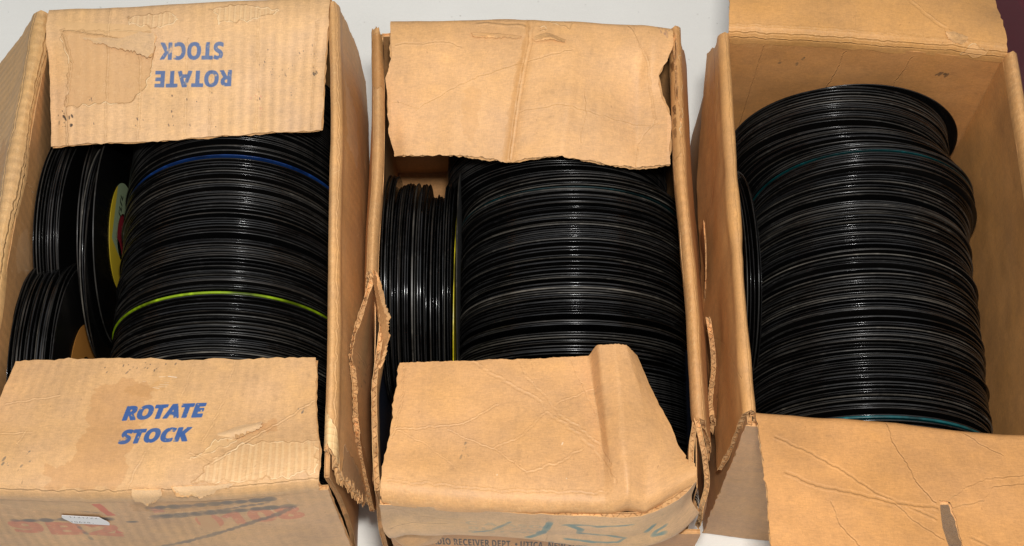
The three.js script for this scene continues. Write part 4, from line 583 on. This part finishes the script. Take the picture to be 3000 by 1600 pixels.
const nth = (n) => (n < 20 ? ONES[n] : n % 10 ? TENS[(n / 10) | 0][1] + '-' + ONES[n % 10] : TENS[(n / 10) | 0][0]);
function record(pos, yaw, lean, roll, label, group, o = {}) {
  const m = shadows(new THREE.Mesh(o.geo ?? DISCS[(rr() * DISCS.length) | 0], o.mats ?? [BLACK[(rr() * 3) | 0], pick()]));
  m.name = numbered('vinyl_record'); m.position.set(...pos);
  m.rotation.order = 'YXZ'; m.rotation.set(lean, yaw, 0); m.rotateZ(roll ?? rr() * 6.283); m.scale.set(o.size ?? 1, o.size ?? 1, o.thick ?? 0.9 + rr() * 0.4);
  m.userData = { label, category: 'record', group }; scene.add(m);
  return m;
}
const tint = (r, g, b, rough = 0.3) => { const m = vinyl(r, g, b, rough); return [m, m]; };
// places along a stack: tops and bottoms advance by a disc and a gap, so that the discs lean to and fro in bunches
function places(z0, z1, n, seed, loose = 1) {
  const R = rng(seed), T = [], B = []; let t = 0, b = 0;
  for (let k = 0; k < n; k++) {
    T.push(t); B.push(b);
    const bunch = 0.5 + 0.5 * vnoise(k * 0.23, seed), gap = Math.pow(R(), 6) * 5.5 * bunch * loose + 0.03, gap2 = Math.pow(R(), 6) * 5.5 * (1 - bunch) * loose + 0.04;
    t += 1.45 + gap; b += 1.45 + gap2;
  }
  const f = (z1 - z0) / T[n - 1], fb = (z1 - z0) / B[n - 1];
  return T.map((x, k) => ({ zt: z0 + x * f, zb: z0 + B[k] * fb }));
}
const hidden = [];
function longStack({ z0, z1, n, seed, slope, x0, seen, marks, name, group, jitter = 0.0007, bump = () => 0, lean, mass }) {
  const list = places(z0, z1, n, seed).map((p, k) => { const a = lerp(lean[0], lean[1], k / (n - 1)) * Math.PI / 180 + clamp((p.zt - p.zb) * 5, -0.06, 0.06); return { ...p, lean: a, z: p.zt - RR * Math.sin(a) }; });
  const shown = list.filter((p) => p.zt >= seen[0] && p.zt <= seen[1]);
  for (const mk of marks) { let best = 0; shown.forEach((p, i) => { if (Math.abs(p.zt - mk.z) < Math.abs(shown[best].zt - mk.z)) best = i; }); mk.at = best; shown[best].mark = mk; }
  for (const p of list) if (!shown.includes(p)) hidden.push({ x: x0 + slope * p.z + bump(p.z), z: p.z, yaw: Math.atan(slope), lean: p.lean, size: 0.994 + rr() * 0.012 });
  shown.forEach((p, i) => {
    const size = 0.991 + rr() * 0.017, dx = (rr() - 0.5) * 2 * jitter + 0.0012 * vnoise(i * 0.35, seed * 2.1) + bump(p.z);
    let label;
    if (!p.mark && !marks.some((mk) => Math.abs(mk.at - i) < 2) && ((i * 0.618034) % 1) < mass) { hidden.push({ x: x0 + slope * p.z + dx, z: p.z, yaw: Math.atan(slope), lean: p.lean, size: size - 0.007 - rr() * 0.006 }); return; }   // sits lower than its neighbours: little of it shows
    if (p.mark) label = p.mark.label;
    else {
      let near = null; for (const mk of marks) if (!near || Math.abs(mk.at - i) < Math.abs(near.at - i)) near = mk;
      const d = Math.abs(near.at - i); label = `black vinyl record, ${nth(d)} ${i < near.at ? 'behind' : 'in front of'} the ${near.short} in the ${name}`;
    }
    record([x0 + slope * p.z + dx, 0.0075 + RR * size + rr() * 0.0006, p.z], Math.atan(slope) + (rr() - 0.5) * 0.008, p.lean, undefined, label, group, p.mark ? { mats: p.mark.mats, geo: DISCS[p.mark.geo ?? 2], thick: p.mark.thick, size: p.mark.size ?? 1.002 } : { size });
  });
  return shown;
}
longStack({ z0: -0.165, z1: 0.176, n: 164, seed: 3, slope: 0.034, x0: -0.2135, seen: [-0.084, 0.092], name: 'left carton', group: 'records standing across the left carton', lean: [-12, 1], mass: 0.2,
  marks: [{ z: -0.0695, short: 'blue record', label: 'blue-edged vinyl record standing among black ones in the left carton', mats: tint(0.006, 0.028, 0.12), thick: 0.7 }, { z: 0.0425, short: 'lime record', label: 'lime green vinyl record standing among black ones in the left carton', mats: tint(0.18, 0.28, 0.006), thick: 1.6, size: 1.006 }] });
longStack({ z0: -0.15, z1: 0.186, n: 160, seed: 5, slope: -0.008, x0: 0.0472, seen: [-0.06, 0.1], name: 'middle carton', group: 'records standing across the middle carton', lean: [0, 9], mass: 0.2, bump: (z) => (z < -0.074 ? -0.012 : z < -0.06 ? -0.012 * (-0.06 - z) / 0.014 : 0),
  marks: [{ z: -0.044, short: 'dark teal record', label: 'dark teal vinyl record near the back of the middle carton', mats: tint(0.002, 0.018, 0.021), thick: 0.8 }, { z: 0.038, short: 'grey-edged record', label: 'pale grey-edged black record halfway along the middle carton', mats: [BLACK[0], RIMS[5]], geo: 0 }] });
const sideways = (z) => (z < -0.131 ? 0.001 : z < -0.1 ? -0.007 : z < -0.078 ? lerp(-0.007, 0.004, (z + 0.1) / 0.022) : z < -0.052 ? 0.0075 : z < -0.042 ? lerp(0.006, 0, (z + 0.052) / 0.01) : 0);
longStack({ z0: -0.134, z1: 0.143, n: 134, seed: 8, slope: -0.045, x0: 0.265, seen: [-1, 1], name: 'right carton', group: 'records standing across the right carton', lean: [-1, 1], mass: 0.2, bump: sideways,
  marks: [{ z: -0.076, short: 'teal record', label: 'teal vinyl record near the back of the right carton', mats: tint(0.0015, 0.036, 0.04), thick: 0.8, size: 0.999 }, { z: 0.01, short: 'pale-edged record', label: 'pale-edged black record halfway along the right carton', mats: [BLACK[1], RIMS[5]], geo: 2 }, { z: 0.1345, short: 'front teal record', label: 'teal vinyl record beside the front flap of the right carton', mats: tint(0.002, 0.07, 0.08), thick: 1.6, size: 1.004 }] });

// bundles standing lengthwise, faces towards the right
function bundle({ x0, x1, n, z, seed, yaw = 0, jz = 0.003, label, group, opts = () => ({}), roll = 0 }) {
  const R = rng(seed), X = []; let x = 0; for (let k = 0; k < n; k++) { X.push(x); x += 1.5 + 0.05 + Math.pow(R(), 2.2) * 1.7; }
  const f = (x1 - x0) / X[n - 1];
  return X.map((q, k) => { const o = opts(k, n), size = o.size ?? 0.995 + R() * 0.01, dz = (R() - 0.5) * 2 * jz + (o.dz ?? 0); return record([x0 + q * f + (o.dx ?? 0), 0.0075 + RR * size + (o.dy ?? 0), z + dz], Math.PI / 2 + yaw + (R() - 0.5) * 0.012, (R() - 0.5) * 0.006 + roll, 0, o.label ?? label(k), group, { ...o, size }); });
}
const from = (k) => nth(k + 1);
const A = bundle({ x0: -0.3455, x1: -0.3275, n: 10, z: -0.043, seed: 61, jz: 0.002, label: (k) => `black record, ${from(k)} from the left wall in the left carton's rear bundle`, group: 'records standing lengthwise at the back of the left carton', yaw: -0.01 });
const C = bundle({ x0: -0.3515, x1: -0.32, n: 16, z: 0.072, seed: 63, jz: 0.003, yaw: 0.02, roll: 0.05, label: (k) => `black record, ${from(k)} from the left wall in the left carton's front bundle`, group: 'records standing lengthwise at the front of the left carton' });
const B = bundle({ x0: -0.319, x1: -0.308, n: 7, z: -0.048, seed: 67, jz: 0.004, yaw: 0.02, roll: 0.045, label: (k) => `black record, ${from(k)} from the left in the left carton's inner bundle`, group: 'records standing lengthwise beside the blue record', opts: (k, n) => (k === n - 1 ? { label: 'black record with a yellow and green centre label beside the long stack', dx: 0.0002, dz: -0.002 } : k === n - 2 ? { dz: 0.02 } : k > 1 ? { dz: 0.014 } : {}) });
const D = bundle({ x0: -0.0928, x1: -0.0405, n: 27, z: 0.005, seed: 71, jz: 0.0028, label: (k) => `black record, ${from(k)} from the left wall in the middle carton's lengthwise bundle`, group: 'records standing lengthwise in the middle carton',
  opts: (k, n) => (k === n - 2 ? { label: 'bright yellow vinyl record at the right of the middle carton\'s lengthwise bundle', mats: tint(0.42, 0.35, 0.008), geo: DISCS[2], dz: 0.02, dx: 0.001, dy: 0.0, thick: 0.55 } : k === n - 1 ? { label: 'dusty black record between the yellow record and the long stack', mats: [vinyl(0.03, 0.029, 0.027, 0.6), RIMS[4]], dx: 0.0008, dz: -0.012 } : k > 15 && k < 21 ? { dz: 0.01 } : k < 4 ? { dz: -0.007 } : {}) });
const E5 = bundle({ x0: 0.1668, x1: 0.1765, n: 5, z: -0.004, seed: 73, jz: 0.004, yaw: 0.015, label: (k) => `black record, ${from(k)} from the left wall in the right carton`, group: 'records standing lengthwise in the right carton' });

// centre labels where a face shows
function centreLabel(rec, paint, name = 'centre_label') {
  const cv = document.createElement('canvas'); cv.width = cv.height = 384; paint(cv.getContext('2d'));
  const t = new THREE.CanvasTexture(cv); t.colorSpace = THREE.SRGBColorSpace;
  const shape = new THREE.Shape(); shape.absarc(0, 0, 0.0435, 0, Math.PI * 2); const hole = new THREE.Path(); hole.absarc(0, 0, 0.0192, 0, Math.PI * 2, true); shape.holes.push(hole);
  const g = new THREE.ExtrudeGeometry(shape, { depth: 0.00018, bevelEnabled: false, curveSegments: 48 });
  const u = g.attributes.uv, p = g.attributes.position; for (let i = 0; i < u.count; i++) u.setXY(i, p.getX(i) / 0.087 + 0.5, p.getY(i) / 0.087 + 0.5);
  const m = shadows(new THREE.Mesh(g, new THREE.MeshStandardMaterial({ map: t, roughness: 0.55 }))); m.name = name; m.position.z = 0.00064; rec.add(m); return m;
}
centreLabel(B[B.length - 1], (g) => {
  g.fillStyle = 'rgb(150,166,128)'; g.fillRect(0, 0, 384, 384); g.fillStyle = 'rgb(206,176,36)'; g.fillRect(0, 0, 384, 384); g.fillStyle = 'rgb(150,166,128)';
  g.beginPath(); g.moveTo(384, 46); g.lineTo(384, 384); g.lineTo(130, 384); g.quadraticCurveTo(96, 200, 120, 52); g.closePath(); g.fill();
  g.fillStyle = 'rgba(44,44,30,0.85)'; for (let r = 0; r < 9; r++) for (let x = 90; x < 270; x += 5) if (vnoise(x * 0.31, r * 7) > -0.2) g.fillRect(x, 282 + r * 9, 3.4, 3.6);
  for (let r = 0; r < 3; r++) for (let x = 136; x < 170; x += 5) if (vnoise(x * 0.4, r * 5 + 2) > -0.3) g.fillRect(x, 100 + r * 12, 3.4, 4);
  g.fillStyle = 'rgb(40,50,34)'; for (let k = 0; k < 4; k++) { g.fillRect(238 + k * 22, 96, 8, 34); g.fillRect(238 + k * 22, 96 + (k % 2) * 26, 18, 8); }
});
centreLabel(B[B.length - 2], (g) => { g.fillStyle = 'rgb(142,24,38)'; g.fillRect(0, 0, 384, 384); });
{ const red = B[B.length - 2].children[0]; red.scale.set(1, 1, 1); }
centreLabel(C[C.length - 1], (g) => { g.fillStyle = 'rgb(190,126,52)'; g.fillRect(0, 0, 384, 384); g.fillStyle = 'rgba(60,36,20,0.7)'; for (let k = 0; k < 5; k++) g.fillRect(110, 250 + k * 16, 160, 4); });
centreLabel(A[A.length - 1], (g) => { g.fillStyle = 'rgb(226,178,30)'; g.fillRect(0, 0, 384, 384); });

// the records out of reach under the flaps: one mass
{
  const m = shadows(new THREE.InstancedMesh(DISCS[0], [BLACK[0], RIMS[1]], hidden.length)), q = new THREE.Matrix4();
  hidden.forEach((h, k) => m.setMatrixAt(k, q.compose(new THREE.Vector3(h.x, 0.0075 + RR * h.size, h.z), new THREE.Quaternion().setFromEuler(new THREE.Euler(h.lean, h.yaw, 0, 'YXZ')), new THREE.Vector3(h.size, h.size, 1))));
  m.name = 'record_mass'; m.userData = { kind: 'stuff', label: 'black vinyl records sunk low between the others and tucked under the folded flaps' }; scene.add(m);
}

// ================================================================ dark blue card covers slipped between wall and flap of the middle carton
function cover(rows, label, extra) {
  const o = thing('card_cover', label, 'record cover', [0, 0, 0], undefined);
  const mat = new THREE.MeshPhysicalMaterial({ color: new THREE.Color(0.018, 0.026, 0.05), roughness: 0.4 });
  const m = board(o, 'sheet', { rows, up: [-1, 0.2, 0], t: 0.0008, mat, back: mat, torn: { l: 0, r: 0, b: 0, t: 0 }, wave: 0.0004 });
  if (extra) { const y = new THREE.MeshStandardMaterial({ color: new THREE.Color(0.42, 0.4, 0.02), roughness: 0.5 }); board(o, 'printed_corner', { rows: extra, up: [-1, 0.2, 0], t: 0.0007, mat: y, back: y, torn: { l: 0, r: 0, b: 0, t: 0 }, wave: 0.0002 }); }
  return m;
}
cover([[[-0.0962, 0.03, 0.02], [-0.0962, 0.03, 0.172]], [[-0.0955, 0.12, 0.02], [-0.094, 0.12, 0.172]], [[-0.0945, 0.196, 0.05], [-0.0925, 0.17, 0.175]]], 'dark blue card cover standing between torn flap and left wall of the middle carton', [[[-0.0975, 0.125, 0.12], [-0.0968, 0.125, 0.15]], [[-0.0962, 0.165, 0.122], [-0.0952, 0.15, 0.15]]]);
cover([[[0.128, 0.03, 0.06], [0.124, 0.03, 0.186]], [[0.1265, 0.12, 0.06], [0.122, 0.12, 0.188]], [[0.121, 0.2, 0.1], [0.1185, 0.196, 0.188]]], 'dark blue card cover standing in the split right corner of the middle carton');

// ================================================================ maroon case at the far right edge of the table
{
  const o = thing('maroon_case', 'smooth dark maroon case lying behind the right carton', 'case', [0.563, 0, -0.3]);
  const S = 256, cv = document.createElement('canvas'); cv.width = cv.height = S; const g = cv.getContext('2d'), im = g.createImageData(S, S), R = rng(90);
  for (let i = 0; i < S * S; i++) { const k = 1 + 0.05 * vnoise((i % S) / 3, (i / S) / 3) + 0.05 * (R() - 0.5); im.data.set([92 * k, 32 * k, 44 * k, 255], i * 4); } g.putImageData(im, 0, 0);
  const t = new THREE.CanvasTexture(cv); t.colorSpace = THREE.SRGBColorSpace; t.wrapS = t.wrapT = THREE.RepeatWrapping; t.repeat.set(2, 2);
  const mat = new THREE.MeshPhysicalMaterial({ map: t, roughness: 0.5 });
  const body = shadows(new THREE.Mesh(new RoundedBoxGeometry(0.22, 0.08, 0.42, 4, 0.008), mat)); body.name = 'case_body'; body.position.y = 0.04;
  const lid = shadows(new THREE.Mesh(new RoundedBoxGeometry(0.222, 0.05, 0.422, 4, 0.01), mat)); lid.name = 'lid'; lid.position.y = 0.107;
  o.add(body, lid); o.rotation.y = 0.26;
}

renderer.render(scene, camera);
